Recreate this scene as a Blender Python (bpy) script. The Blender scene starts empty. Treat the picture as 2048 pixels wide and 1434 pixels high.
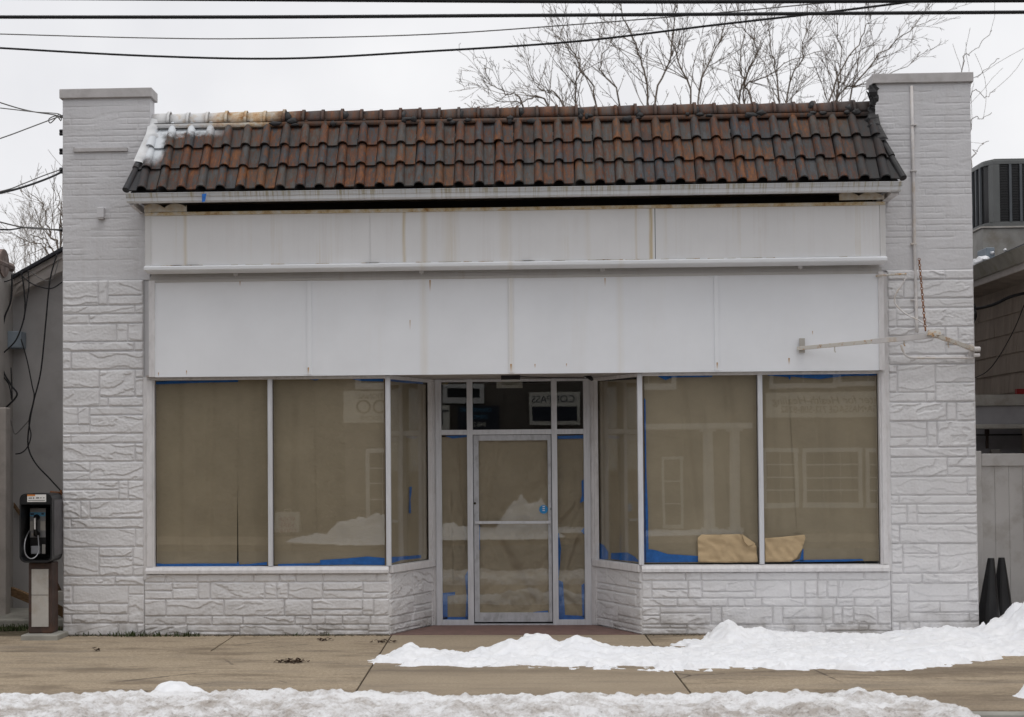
import bpy, bmesh, math, random
import numpy as np
from mathutils import Vector, Matrix
R = math.radians
random.seed(7); np.random.seed(7)
sc = bpy.context.scene
COL = sc.collection

# ------------------------------------------------------------------ camera
FW, FH = 2048.0, 1434.0
F, CX, CY = 2945.0, 875.0, 838.0
def camvec(px, py): return Vector(((px-CX)/F, -(py-CY)/F, -1.0))
ey = camvec(1010, 912).normalized()
ex = (-camvec(1010-64000, 912+64000*.0072)).normalized()
ex = (ex - ey*ex.dot(ey)).normalized()
ez = ex.cross(ey)
RW = Matrix((ex, ey, ez))                 # camera space -> world space
D0 = 15.5
_d = RW @ camvec(1010, 1270)
CAM = Vector((0, -D0, -_d.z/_d.y*D0))
def hit(px, py, p0, n):
    d = RW @ camvec(px, py); p0 = Vector(p0); n = Vector(n)
    return CAM + d*((p0-CAM).dot(n)/d.dot(n))
def at(px, py, Y): return hit(px, py, (0, Y, 0), (0, 1, 0))
def gnd(px, py, z=0.0): return hit(px, py, (0, 0, z), (0, 0, 1))
def X(px, Y=0.0, py=800): return at(px, py, Y).x
def Z(py, Y=0.0, px=1030): return at(px, py, Y).z
cam_d = bpy.data.cameras.new('camera'); cam = bpy.data.objects.new('camera', cam_d); COL.objects.link(cam)
cam_d.sensor_width = 36; cam_d.lens = F/FW*36
cam_d.shift_x = (FW/2-CX)/FW; cam_d.shift_y = (CY-FH/2)/FW
cam_d.clip_start = .1; cam_d.clip_end = 500
cam.matrix_world = Matrix.Translation(CAM) @ RW.to_4x4()
sc.camera = cam
cam_d.dof.use_dof = True; cam_d.dof.focus_distance = D0; cam_d.dof.aperture_fstop = 2.6

# ------------------------------------------------------------------ numpy noise
def _hash(ix, iy, s):
    h = (ix.astype(np.int64)*374761393 + iy.astype(np.int64)*668265263 + np.asarray(s).astype(np.int64)*982451653) & 0x7fffffff
    h = ((h ^ (h >> 13))*1274126177) & 0x7fffffff
    return (h ^ (h >> 16)) & 0xffff
def perlin(x, y, s=0):
    x = np.asarray(x, float); y = np.asarray(y, float)
    ix = np.floor(x); iy = np.floor(y); fx = x-ix; fy = y-iy
    ux = fx*fx*fx*(fx*(fx*6-15)+10); uy = fy*fy*fy*(fy*(fy*6-15)+10)
    def g(a, b):
        t = _hash(ix+a, iy+b, s)*(2*math.pi/65536)
        return np.cos(t)*(fx-a)+np.sin(t)*(fy-b)
    a = g(0, 0)*(1-ux)+g(1, 0)*ux; b = g(0, 1)*(1-ux)+g(1, 1)*ux
    return (a*(1-uy)+b*uy)*1.5
def fbm(x, y, s=0, o=4, gain=.5):
    r = 0; a = 1
    for k in range(o):
        r = r+a*perlin(x*2**k, y*2**k, s+17*k); a *= gain
    return r
def sstep(a, b, x):
    t = np.clip((x-a)/(b-a), 0, 1); return t*t*(3-2*t)

# ------------------------------------------------------------------ object helpers
def tag(o, label=None, cat=None, group=None, kind=None):
    if label: o['label'] = label
    if cat: o['category'] = cat
    if group: o['group'] = group
    if kind: o['kind'] = kind
    return o
def empty(name, loc, label, cat, group=None):
    o = bpy.data.objects.new(name, None); COL.objects.link(o); o.location = loc; o.empty_display_size = .1
    return tag(o, label, cat, group)
def link(name, me, mat, parent=None, smooth=False, bevel=0, solid=0, solid_off=-1):
    o = bpy.data.objects.new(name, me); COL.objects.link(o)
    if mat: me.materials.append(mat)
    if smooth: me.shade_smooth()
    if solid:
        m = o.modifiers.new('thickness', 'SOLIDIFY'); m.thickness = solid; m.offset = solid_off
    if bevel:
        m = o.modifiers.new('edge', 'BEVEL'); m.width = bevel; m.segments = 2; m.limit_method = 'ANGLE'; m.angle_limit = R(40)
    if parent:
        o.parent = parent
        q = parent; off = Vector((0, 0, 0))
        while q: off = off + q.location; q = q.parent
        o.location = -off
    return o
class MB:
    def __init__(s): s.v = []; s.f = []; s.a = []; s.ch = []
    def add(s, vs, fs, a=0.0):
        n = len(s.v); s.ch.append((n, len(s.f), len(vs), len(fs))); s.v += [tuple(p) for p in vs]; s.f += [tuple(n+i for i in f) for f in fs]; s.a += [a]*len(fs); return s
    def box(s, x0, x1, y0, y1, z0, z1, a=0.0):
        x0, x1 = sorted((x0, x1)); y0, y1 = sorted((y0, y1)); z0, z1 = sorted((z0, z1))
        return s.hexa([(x0, y0, z0), (x1, y0, z0), (x1, y1, z0), (x0, y1, z0), (x0, y0, z1), (x1, y0, z1), (x1, y1, z1), (x0, y1, z1)], a)
    def hexa(s, p, a=0.0):
        return s.add(p, [(0, 3, 2, 1), (4, 5, 6, 7), (0, 1, 5, 4), (1, 2, 6, 5), (2, 3, 7, 6), (3, 0, 4, 7)], a)
    def prism(s, prof, x0, x1, a=0.0):
        """profile of (y, z), counter-clockwise seen from +x, swept along x"""
        n = len(prof)
        vs = [(x0, y, z) for y, z in prof]+[(x1, y, z) for y, z in prof]
        return s.add(vs, [tuple(reversed(range(n))), tuple(range(n, 2*n))]+[(i, (i+1) % n, n+(i+1) % n, n+i) for i in range(n)], a)
    def plate(s, poly, y0, y1, a=0.0):
        """outline of (x, z), swept from y0 to y1"""
        n = len(poly)
        vs = [(x, y0, z) for x, z in poly]+[(x, y1, z) for x, z in poly]
        return s.add(vs, [tuple(range(n)), tuple(reversed(range(n, 2*n)))]+[(i, n+i, n+(i+1) % n, (i+1) % n) for i in range(n)], a)
    def tube(s, pts, r, n=8, caps=True, a=0.0):
        pts = [Vector(p) for p in pts]; m = len(pts)
        rr = r if isinstance(r, (list, tuple)) else [r]*m
        t0 = (pts[1]-pts[0]).normalized()
        u = t0.orthogonal().normalized(); vs = []
        for i, p in enumerate(pts):
            t = (pts[min(i+1, m-1)]-pts[max(i-1, 0)]).normalized()
            u = (u-t*u.dot(t))
            u = u.normalized() if u.length > 1e-6 else t.orthogonal().normalized()
            w = t.cross(u)
            for k in range(n):
                c = 2*math.pi*k/n
                vs.append(p+(u*math.cos(c)+w*math.sin(c))*rr[i])
        fs = [(i*n+k, i*n+(k+1) % n, (i+1)*n+(k+1) % n, (i+1)*n+k) for i in range(m-1) for k in range(n)]
        if caps: fs += [tuple(reversed(range(n))), tuple(range((m-1)*n, m*n))]
        return s.add(vs, fs, a)
    def cyl(s, p0, p1, r0, r1=None, n=16): return s.tube([p0, p1], [r0, r0 if r1 is None else r1], n)
    def mesh(s, name='mesh', attr=None):
        me = bpy.data.meshes.new(name); me.from_pydata(s.v, [], s.f); me.update()
        if attr:
            at_ = me.attributes.new(attr, 'FLOAT', 'FACE'); at_.data.foreach_set('value', s.a)
        return me
    def build_each(s, name, mat, parent=None, **k):
        out = []
        for vi, fi, nv, nf in s.ch:
            q = MB(); q.v = s.v[vi:vi+nv]; q.f = [tuple(i-vi for i in f) for f in s.f[fi:fi+nf]]; q.a = s.a[fi:fi+nf]
            out.append(q.build(name, mat, parent, **k))
        return out
    def build(s, name, mat, parent=None, attr=None, **k): return link(name, s.mesh(name, attr), mat, parent, **k)
def grid_mesh(P, name='grid', mask=None):
    """P: (nv, nu, 3) array of points -> mesh of quads"""
    nv, nu = P.shape[:2]
    me = bpy.data.meshes.new(name)
    i = np.arange(nv*nu).reshape(nv, nu)
    f = np.stack([i[:-1, :-1], i[:-1, 1:], i[1:, 1:], i[1:, :-1]], -1).reshape(-1, 4)
    if mask is not None: f = f[mask.reshape(-1)]
    me.from_pydata(P.reshape(-1, 3).tolist(), [], f.tolist()); me.update()
    return me
def sag(p, q, drop, n=24):
    p = Vector(p); q = Vector(q)
    return [p.lerp(q, i/n)-Vector((0, 0, 4*drop*(i/n)*(1-i/n))) for i in range(n+1)]
def smooth_path(pts, n=6):
    pts = [Vector(p) for p in pts]; out = []
    for i in range(len(pts)-1):
        p0 = pts[max(i-1, 0)]; p1 = pts[i]; p2 = pts[i+1]; p3 = pts[min(i+2, len(pts)-1)]
        for k in range(n):
            t = k/n
            out.append(.5*((2*p1)+(p2-p0)*t+(2*p0-5*p1+4*p2-p3)*t*t+(3*p1-p0-3*p2+p3)*t**3))
    out.append(pts[-1]); return out
def text(name, body, size, loc, rot, mat, parent, ext=.002, shear=0, sx=1, ax='CENTER'):
    cu = bpy.data.curves.new(name, 'FONT'); cu.body = body; cu.size = size; cu.extrude = ext; cu.shear = shear
    cu.align_x = ax; cu.align_y = 'CENTER'
    tmp = bpy.data.objects.new(name, cu); COL.objects.link(tmp); dg = bpy.context.evaluated_depsgraph_get()
    me = bpy.data.meshes.new_from_object(tmp.evaluated_get(dg)); bpy.data.objects.remove(tmp); bpy.data.curves.remove(cu)
    me.materials.clear(); me.materials.append(mat)
    o = bpy.data.objects.new(name, me); COL.objects.link(o)
    o.parent = parent; o.location = Vector(loc)-parent.location; o.rotation_euler = rot; o.scale = (sx, 1, 1)
    return o

# ------------------------------------------------------------------ material helpers
class NT:
    def __init__(s, name, rough=.6, spec=.3, metal=0):
        s.m = bpy.data.materials.new(name); s.m.use_nodes = True; s.t = s.m.node_tree
        s.b = s.t.nodes['Principled BSDF']; s.b.inputs['Roughness'].default_value = rough
        s.b.inputs['Specular IOR Level'].default_value = spec; s.b.inputs['Metallic'].default_value = metal
        s._co = None
    def n(s, ty, **k):
        q = s.t.nodes.new(ty)
        for a, v in k.items(): setattr(q, a, v)
        return q
    def put(s, sock, v):
        if isinstance(v, bpy.types.NodeSocket): s.t.links.new(v, sock)
        elif isinstance(v, (tuple, list)) and sock.type == 'RGBA' and len(v) == 3: sock.default_value = (*v, 1)
        else: sock.default_value = v
    def co(s, scale=None, rot=None):
        if s._co is None: s._co = s.n('ShaderNodeTexCoord').outputs['Object']
        if scale is None: return s._co
        q = s.n('ShaderNodeMapping'); s.put(q.inputs['Vector'], s._co); q.inputs['Scale'].default_value = scale
        if rot: q.inputs['Rotation'].default_value = rot
        return q.outputs[0]
    def noise(s, scale, detail=4, rough=.55, stretch=None, dist=0):
        q = s.n('ShaderNodeTexNoise'); s.put(q.inputs['Vector'], s.co(stretch) if stretch else s.co())
        q.inputs['Scale'].default_value = scale; q.inputs['Detail'].default_value = detail
        q.inputs['Roughness'].default_value = rough; q.inputs['Distortion'].default_value = dist
        return q.outputs['Fac']
    def voro(s, scale, feature='F1', out='Distance', stretch=None):
        q = s.n('ShaderNodeTexVoronoi', feature=feature); s.put(q.inputs['Vector'], s.co(stretch) if stretch else s.co())
        q.inputs['Scale'].default_value = scale; return q.outputs[out]
    def ramp(s, fac, stops):
        q = s.n('ShaderNodeValToRGB'); s.put(q.inputs[0], fac); e = q.color_ramp.elements
        while len(e) < len(stops): e.new(.5)
        for k, (p, c) in enumerate(stops):
            e[k].position = p; e[k].color = (*c, 1) if isinstance(c, (tuple, list)) else (c, c, c, 1)
        return q.outputs[0]
    def mix(s, fac, a, b, mode='MIX'):
        q = s.n('ShaderNodeMix', data_type='RGBA', blend_type=mode)
        s.put(q.inputs[0], fac); s.put(q.inputs[6], a); s.put(q.inputs[7], b); return q.outputs[2]
    def math(s, op, a, b=0.0, clamp=False):
        q = s.n('ShaderNodeMath', operation=op, use_clamp=clamp); s.put(q.inputs[0], a); s.put(q.inputs[1], b); return q.outputs[0]
    def xyz(s):
        q = s.n('ShaderNodeSeparateXYZ'); s.put(q.inputs[0], s.co()); return q.outputs
    def maprange(s, v, a, b, c=0.0, d=1.0):
        q = s.n('ShaderNodeMapRange', interpolation_type='SMOOTHSTEP'); s.put(q.inputs[0], v)
        for i, w in enumerate((a, b, c, d)): q.inputs[1+i].default_value = w
        return q.outputs[0]
    def attr(s, name): return s.n('ShaderNodeAttribute', attribute_name=name).outputs['Fac']
    def color(s, c): s.put(s.b.inputs['Base Color'], c); return s
    def rough(s, c): s.put(s.b.inputs['Roughness'], c); return s
    def bump(s, h, strength=.4, dist=.01):
        q = s.n('ShaderNodeBump'); s.put(q.inputs['Height'], h); q.inputs['Strength'].default_value = strength; q.inputs['Distance'].default_value = dist
        s.t.links.new(q.outputs[0], s.b.inputs['Normal']); return s
def simple(name, c, rough=.6, spec=.3, metal=0, var=.12, scale=6, dirt=None, dirt_amt=.5, bump=0, bscale=60, stretch=None):
    q = NT(name, rough, spec, metal)
    lo = tuple(max(0, x*(1-var)) for x in c); hi = tuple(min(1, x*(1+var)) for x in c)
    col = q.ramp(q.noise(scale, 5, .6, stretch), [(.3, lo), (.7, hi)])
    if dirt: col = q.mix(q.math('MULTIPLY', q.ramp(q.noise(scale*.6+1.7, 6, .65, stretch), [(.5, 0.), (.72, 1.)]), dirt_amt), col, dirt)
    q.color(col)
    if bump: q.bump(q.noise(bscale, 4), bump, .004)
    return q.m

# ---- walls and paint
def wall_paint(name, c, streak=.25):
    q = NT(name, .62, .25)
    col = q.ramp(q.noise(2.2, 6, .6), [(.3, tuple(x*.93 for x in c)), (.7, tuple(x*1.04 for x in c))])
    col = q.mix(q.math('MULTIPLY', q.ramp(q.noise(1.0, 5, .7, (7, 7, .7)), [(.52, 0.), (.75, 1.)]), streak), col, tuple(x*y for x, y in zip(c, (.72, .69, .66))))
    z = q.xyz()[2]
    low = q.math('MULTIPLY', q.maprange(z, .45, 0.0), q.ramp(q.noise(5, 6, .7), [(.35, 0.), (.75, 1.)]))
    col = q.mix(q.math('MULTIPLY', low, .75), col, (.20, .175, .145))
    spots = q.ramp(q.noise(34, 3, .6), [(.68, 0.), (.76, 1.)])
    col = q.mix(q.math('MULTIPLY', spots, .22), col, (.28, .25, .22))
    q.color(col); q.bump(q.noise(90, 4), .25, .003)
    return q.m
M = {}
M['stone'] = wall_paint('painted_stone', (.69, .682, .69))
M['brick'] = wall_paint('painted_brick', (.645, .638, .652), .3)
M['cap'] = simple('painted_cap', (.50, .48, .475), .6, .25, var=.1, dirt=(.25, .22, .2), dirt_amt=.35, bump=.3)
def streaky(name, c, rust, amount, xs=(), freq=5.0, gloss=.45, tops=None, drips=()):
    """painted sheet metal that water has run down: long vertical stains, some of them rust"""
    q = NT(name, gloss, .35)
    col = q.ramp(q.noise(1.3, 5, .6), [(.3, tuple(x*.95 for x in c)), (.7, tuple(x*1.03 for x in c))])
    n1 = q.math('MULTIPLY', q.ramp(q.noise(1.0, 6, .75, (freq*2.2, 1, .22)), [(.50, 0.), (.74, 1.)]), q.ramp(q.noise(.9, 4, .6), [(.40, 0.), (.62, 1.)]))
    col = q.mix(q.math('MULTIPLY', n1, amount*.8), col, tuple(x*y for x, y in zip(c, (.80, .74, .70))))
    n2 = q.math('MULTIPLY', q.ramp(q.noise(1.0, 5, .75, (freq, 1, .12)), [(.57, 0.), (.74, 1.)]), q.ramp(q.noise(1.6, 4, .6), [(.38, 0.), (.62, 1.)]))
    col = q.mix(q.math('MULTIPLY', n2, amount*.6), col, rust)
    x, y, z = q.xyz()
    for x0, w, st in xs:
        d = q.math('ABSOLUTE', q.math('SUBTRACT', q.math('ADD', x, q.math('MULTIPLY', q.math('SUBTRACT', q.noise(3, 3), .5), .02)), x0))
        k = q.math('MULTIPLY', q.maprange(d, w, 0.0), q.math('MULTIPLY', q.ramp(q.noise(1.0, 4, .7, (30, 1, 1.2)), [(.25, .35), (.7, 1.)]), st))
        col = q.mix(k, col, rust)
    for x0, w, zt_, ln, st_ in drips:
        d = q.math('ABSOLUTE', q.math('SUBTRACT', x, x0))
        k = q.math('MULTIPLY', q.math('MULTIPLY', q.maprange(d, w, w*.2), q.maprange(z, zt_-ln, zt_)), q.math('MULTIPLY', q.math('LESS_THAN', z, zt_), st_))
        col = q.mix(k, col, (.42, .22, .06))
    if tops:
        k = q.math('MULTIPLY', q.maprange(z, tops[0], tops[1]), q.ramp(q.noise(4, 6, .75, (3, 3, 3)), [(.38, 0.), (.62, 1.)]))
        col = q.mix(k, col, tops[2])
    q.color(col); return q.m
YEL = (.50, .36, .13); RUST = (.36, .16, .05)
Ysb, Yfa = -.28, -.10
M['signbox'] = streaky('sign_panel', (.775, .77, .772), YEL, .6,
                       [(X(px, Ysb, 470), w, s) for px, w, s in ((370, .03, .45), (808, .028, .75), (848, .05, .4), (1302, .03, 1.), (1272, .02, .35), (900, .12, .22), (1010, .10, .2), (1175, .05, .15))])
M['signtrim'] = streaky('sign_trim', (.68, .67, .66), RUST, .8, freq=9, tops=None)
_q = NT('rusty_trim', .55, .3)
_c = _q.ramp(_q.noise(9, 6, .75), [(.36, (.66, .63, .58)), (.52, (.58, .46, .28)), (.66, (.36, .19, .07))]); _q.color(_c); M['rustytrim'] = _q.m
_q = NT('cream_trim', .55, .3)
_c = _q.ramp(_q.noise(14, 5, .7), [(.40, (.66, .62, .55)), (.62, (.60, .50, .36)), (.75, (.42, .25, .10))]); _q.color(_c); M['cream'] = _q.m
M['fascia'] = streaky('fascia_panel', (.835, .85, .88), YEL, .12, [(X(px, Yfa, 650), w, s) for px, w, s in ((1022, .05, .28), (848, .07, .2), (1240, .06, .14))], freq=2, gloss=.35,
    drips=[(X(px, Yfa, py), w, Z(py, Yfa, px), ln, 1.) for px, py, w, ln in ((317, 745, .008, .05), (373, 741, .008, .06), (617, 735, .012, .09), (1022, 728, .014, .10), (1070, 728, .008, .05), (1133, 727, .007, .04), (1434, 725, .012, .09), (1578, 716, .012, .08), (1625, 662, .006, .05), (820, 640, .006, .12), (480, 560, .008, .08), (1210, 556, .008, .10), (860, 560, .012, .14))])
M['trim'] = simple('white_trim', (.69, .675, .68), .5, .3, var=.08, dirt=(.36, .33, .30), dirt_amt=.35, stretch=(3, 3, 1))
M['dirtytrim'] = streaky('dirty_trim', (.50, .485, .47), (.33, .25, .15), .7, freq=6)
_q = NT('gutter_paint', .4, .35); _z = _q.xyz()[2]
_zm = Z(383, -.53, 1030)
_c = _q.ramp(_q.noise(3, 5, .6), [(.3, (.70, .72, .75)), (.7, (.79, .81, .84))])
_up = _q.maprange(_z, _zm-.006, _zm+.006)
_c = _q.mix(_q.math('MULTIPLY', _up, .38), _c, (.40, .40, .40))
_k = _q.math('MULTIPLY', _q.ramp(_q.noise(1.0, 5, .8, (26, 1, .5)), [(.50, 0.), (.60, 1.)]), _q.math('ADD', _q.math('MULTIPLY', _up, .45), .28))
_c = _q.mix(_k, _c, (.37, .31, .17)); _q.color(_c); M['gutter'] = _q.m
M['alu'] = simple('painted_aluminium', (.62, .625, .655), .42, .4, var=.07, dirt=(.36, .35, .35), dirt_amt=.35, stretch=(6, 6, .6))
M['alu_worn'] = simple('worn_aluminium', (.47, .475, .50), .42, .45, var=.12, dirt=(.22, .21, .21), dirt_amt=.6, scale=9, stretch=(2, 2, 1))
M['soffit'] = simple('soffit_board', (.34, .29, .25), .7, .2, var=.2, dirt=(.15, .12, .1))
M['unlit_black'] = simple('unlit_black_tone', (.035, .032, .03), .9, .1)  # near-black; on the strip under the soffit it stands in for deep shade
M['recess_soffit'] = simple('entrance_ceiling', (.40, .37, .35), .7, .2, var=.12, dirt=(.25, .2, .16))
# ---- roof
def roof_mat(name, ridge=False):
    q = NT(name, .66, .25)
    rnd = q.attr('rnd')
    r2 = q.math('FRACT', q.math('MULTIPLY', rnd, 7.31))
    r3 = q.math('FRACT', q.math('MULTIPLY', rnd, 23.7))
    slate = q.ramp(r2, [(0., (.055, .058, .066)), (.45, (.078, .070, .064)), (.8, (.098, .080, .066)), (1., (.066, .055, .050))])
    rust = q.ramp(r3, [(0., (.10, .040, .024)), (.5, (.135, .052, .027)), (1., (.165, .070, .030))])
    st = q.math('ADD', q.math('MULTIPLY', q.math('SUBTRACT', q.noise(1.0, 6, .75, (24, 8, 2.6)), .5), 1.5), .5)
    st = q.math('ADD', q.math('MULTIPLY', st, .55), q.math('MULTIPLY', q.noise(1.0, 5, .75, (75, 25, 6)), .45))
    th = q.math('ADD', st, q.math('MULTIPLY', q.math('SUBTRACT', rnd, .5), .09))
    col = q.mix(q.ramp(th, [(.485, 0.), (.53, 1.)]), slate, rust)
    col = q.mix(q.math('MULTIPLY', q.ramp(th, [(.57, 0.), (.66, 1.)]), .75), col, (.27, .10, .028))
    col = q.mix(q.math('MULTIPLY', q.ramp(th, [(.36, 1.), (.46, 0.)]), .55), col, (.10, .112, .125))
    spk = q.ramp(q.noise(30, 5, .7), [(.58, 0.), (.70, 1.)])
    col = q.mix(q.math('MULTIPLY', spk, .5), col, (.15, .135, .115))
    moss = q.ramp(q.noise(2.3, 5, .7), [(.64, 0.), (.78, 1.)])
    col = q.mix(q.math('MULTIPLY', moss, .5), col, (.10, .11, .055))
    soot = q.ramp(q.math('ADD', q.math('MULTIPLY', q.noise(1.7, 5, .7), .5), q.math('MULTIPLY', q.noise(1.0, 6, .75, (30, 10, 3)), .5)), [(.47, 0.), (.62, 1.)])
    col = q.mix(q.math('MULTIPLY', soot, .55), col, (.028, .027, .027))
    x, y, z = q.xyz()
    if not ridge:
        # spilled white coating in the corner by the brick pier
        nn = q.math('MULTIPLY', q.math('SUBTRACT', q.noise(7, 5, .7), .5), .22)
        a = q.math('MULTIPLY', q.maprange(q.math('ADD', x, nn), X(342), X(322)), q.maprange(q.math('ADD', z, nn), Z(342, 0, 300), Z(312, 0, 300)))
        top = q.math('MULTIPLY', q.maprange(q.math('ADD', z, nn), Z(276, .05, 440), Z(262, .05, 440)), q.maprange(q.math('ADD', x, nn), X(470), X(400)))
        k = q.math('MAXIMUM', a, q.math('MULTIPLY', top, q.ramp(q.noise(9, 4, .7), [(.25, .2), (.45, 1.)])))
        dark = q.maprange(q.math('ADD', x, q.math('MULTIPLY', q.noise(3, 4), .5)), X(400), X(330))
        col = q.mix(q.math('MULTIPLY', dark, .8), col, (.048, .05, .056))
        col = q.mix(k, col, (.66, .69, .72))
        gr = q.math('MULTIPLY', q.maprange(q.math('ADD', x, q.math('MULTIPLY', q.noise(3, 4), .3)), X(1700), X(1770)), .8)
        col = q.mix(gr, col, (.04, .04, .042))
    else:
        col = q.mix(q.ramp(q.noise(5, 5, .7), [(.3, .15), (.7, .75)]), col, (.115, .062, .044))
        xx = q.math('ADD', x, q.math('MULTIPLY', q.math('SUBTRACT', q.noise(2.4, 5, .7), .5), 1.2))
        rustband = q.ramp(q.noise(12, 6, .72), [(.38, (.62, .58, .50)), (.52, (.56, .40, .24)), (.66, (.34, .15, .05))])
        k = q.maprange(xx, X(590), X(500))
        col = q.mix(k, col, rustband)
        k2 = q.math('MULTIPLY', q.maprange(xx, X(490), X(380)), q.ramp(q.noise(7, 5, .65), [(.32, 0.), (.5, 1.)]))
        col = q.mix(k2, col, (.68, .68, .68))
        gr = q.maprange(q.math('ADD', xx, 0), X(1640), X(1740))
        col = q.mix(q.math('MULTIPLY', gr, .75), col, (.035, .033, .033))
        tar = q.ramp(q.noise(3.1, 5, .75, (1.6, 1, 2.5)), [(.60, 0.), (.68, 1.)])
        tar = q.math('MULTIPLY', tar, q.maprange(xx, X(560), X(640)))
        col = q.mix(q.math('MULTIPLY', tar, .85), col, (.025, .025, .027))
    if not ridge: col = q.mix(q.math('MULTIPLY', q.math('SUBTRACT', 1.0, k), .14), col, (.02, .018, .016))
    q.color(col); q.bump(q.noise(70, 5, .7), .5, .004)
    return q.m
M['tile'] = roof_mat('weathered_roof_tile')
M['ridge'] = roof_mat('weathered_ridge_tile', True)
M['tar'] = simple('black_roof_tar', (.022, .021, .022), .55, .4, var=.4, scale=12, bump=.6, bscale=30)
M['whitecoat'] = simple('white_roof_coating', (.66, .67, .68), .5, .35, var=.1, dirt=(.4, .33, .25), dirt_amt=.4, bump=.4, bscale=20)
# ---- glass, paper, tape
def glass(name):
    m = bpy.data.materials.new(name); m.use_nodes = True; t = m.node_tree; t.nodes.clear()
    o = t.nodes.new('ShaderNodeOutputMaterial'); mx = t.nodes.new('ShaderNodeMixShader'); fr = t.nodes.new('ShaderNodeFresnel'); fr.inputs[0].default_value = 1.5
    tr = t.nodes.new('ShaderNodeBsdfTransparent'); tr.inputs[0].default_value = (.955, .965, .95, 1)
    gl = t.nodes.new('ShaderNodeBsdfGlossy'); gl.inputs['Roughness'].default_value = .004
    co = t.nodes.new('ShaderNodeTexCoord'); nz = t.nodes.new('ShaderNodeTexNoise'); nz.inputs['Scale'].default_value = 1.4; nz.inputs['Detail'].default_value = 1
    bp = t.nodes.new('ShaderNodeBump'); bp.inputs['Strength'].default_value = .02; bp.inputs['Distance'].default_value = .02
    L = t.links.new
    ge = t.nodes.new('ShaderNodeNewGeometry'); mr = t.nodes.new('ShaderNodeMapRange'); mr.inputs[3].default_value = 1.68; mr.inputs[4].default_value = 1/1.68
    L(ge.outputs['Backfacing'], mr.inputs[0]); L(mr.outputs[0], fr.inputs[0])
    L(co.outputs['Object'], nz.inputs['Vector']); L(nz.outputs['Fac'], bp.inputs['Height']); L(bp.outputs[0], gl.inputs['Normal'])
    L(fr.outputs[0], mx.inputs[0]); L(tr.outputs[0], mx.inputs[1]); L(gl.outputs[0], mx.inputs[2]); L(mx.outputs[0], o.inputs[0])
    return m
M['glass'] = glass('window_glass')
def paper(name, c):
    q = NT(name, .75, .15)
    col = q.ramp(q.noise(1.6, 6, .65), [(.3, tuple(x*.84 for x in c)), (.7, tuple(x*1.10 for x in c))])
    fib = q.noise(1.0, 4, .6, (14, 14, 260)); col = q.mix(.10, col, q.ramp(fib, [(.35, tuple(x*.7 for x in c)), (.65, tuple(x*1.25 for x in c))]))
    q.color(col); q.bump(q.noise(5, 5, .6, (1, 1, 2)), .35, .02); return q.m
M['paper'] = paper('kraft_paper', (.405, .33, .246))
M['paper_fresh'] = paper('fresh_kraft_paper', (.47, .35, .21))
M['tape'] = simple('blue_masking_tape', (.025, .16, .55), .55, .3, var=.2, scale=18)
M['sticker'] = simple('blue_sticker', (.03, .25, .55), .4, .4, var=.1)
# ---- ground, snow
q = NT('sidewalk_concrete', .85, .2)
c = q.ramp(q.noise(1.1, 6, .65), [(.28, (.29, .228, .16)), (.5, (.37, .295, .21)), (.72, (.43, .355, .265))])
c = q.mix(.72, c, q.ramp(q.noise(30, 6, .88), [(.30, (.13, .10, .07)), (.48, (.34, .275, .195)), (.70, (.60, .50, .38))]))
st = q.ramp(q.noise(1.0, 5, .7, (.55, 2.6, 1)), [(.50, 0.), (.66, 1.)])
c = q.mix(q.math('MULTIPLY', st, .62), c, (.17, .145, .12))
wet = q.ramp(q.noise(1.5, 6, .7, (.6, 1.5, 1)), [(.51, 0.), (.62, 1.)])
c = q.mix(q.math('MULTIPLY', wet, .6), c, (.15, .115, .08))
xw, yw_, zw = q.xyz()
band = q.math('MULTIPLY', q.maprange(q.math('ABSOLUTE', q.math('ADD', yw_, 2.55)), .55, .05), q.maprange(xw, -1.6, -.4))
band = q.math('MAXIMUM', band, q.math('MULTIPLY', q.maprange(yw_, -3.35, -3.9), .8))
wm = q.math('MULTIPLY', band, q.ramp(q.noise(1.6, 6, .72, (.5, 1.6, 1)), [(.36, 0.), (.56, 1.)]))
c = q.mix(q.math('MULTIPLY', wm, .62), c, (.135, .105, .078))
ck = q.voro(.55, 'DISTANCE_TO_EDGE'); ck = q.math('MULTIPLY', q.maprange(q.math('ADD', ck, q.math('MULTIPLY', q.math('SUBTRACT', q.noise(9, 4), .5), .03)), .010, .002), q.ramp(q.noise(.9, 3), [(.5, 0.), (.6, .8)]))
c = q.mix(ck, c, (.07, .055, .045))
q.color(c); q.bump(q.noise(110, 4, .7), .5, .004); M['concrete'] = q.m
q = NT('apron_concrete', .8, .2)
c = q.ramp(q.noise(1.3, 6, .65), [(.28, (.29, .235, .17)), (.72, (.41, .34, .25))])
c = q.mix(.5, c, q.ramp(q.noise(36, 6, .85), [(.32, (.18, .14, .10)), (.7, (.50, .41, .30))]))
st = q.ramp(q.noise(1.0, 5, .7, (.4, 3.2, 1)), [(.52, 0.), (.66, 1.)])
c = q.mix(q.math('MULTIPLY', st, .5), c, (.155, .13, .11))
xw, yw_, zw = q.xyz()
band = q.math('MAXIMUM', q.maprange(q.math('ABSOLUTE', q.math('ADD', yw_, 2.5)), .5, .05), q.math('MULTIPLY', q.maprange(yw_, -3.35, -3.9), .8))
wm = q.math('MULTIPLY', band, q.ramp(q.noise(1.6, 6, .72, (.5, 1.6, 1)), [(.36, 0.), (.56, 1.)]))
c = q.mix(q.math('MULTIPLY', wm, .55), c, (.145, .115, .086))
q.color(c); q.bump(q.noise(110, 4, .7), .25, .003); M['apron'] = q.m
M['joint'] = simple('joint_dirt', (.055, .045, .036), .95, .1, var=.4, scale=20)
M['terracotta'] = simple('entrance_tile', (.185, .115, .10), .7, .3, var=.2, scale=5, dirt=(.09, .065, .055), bump=.3)
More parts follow.
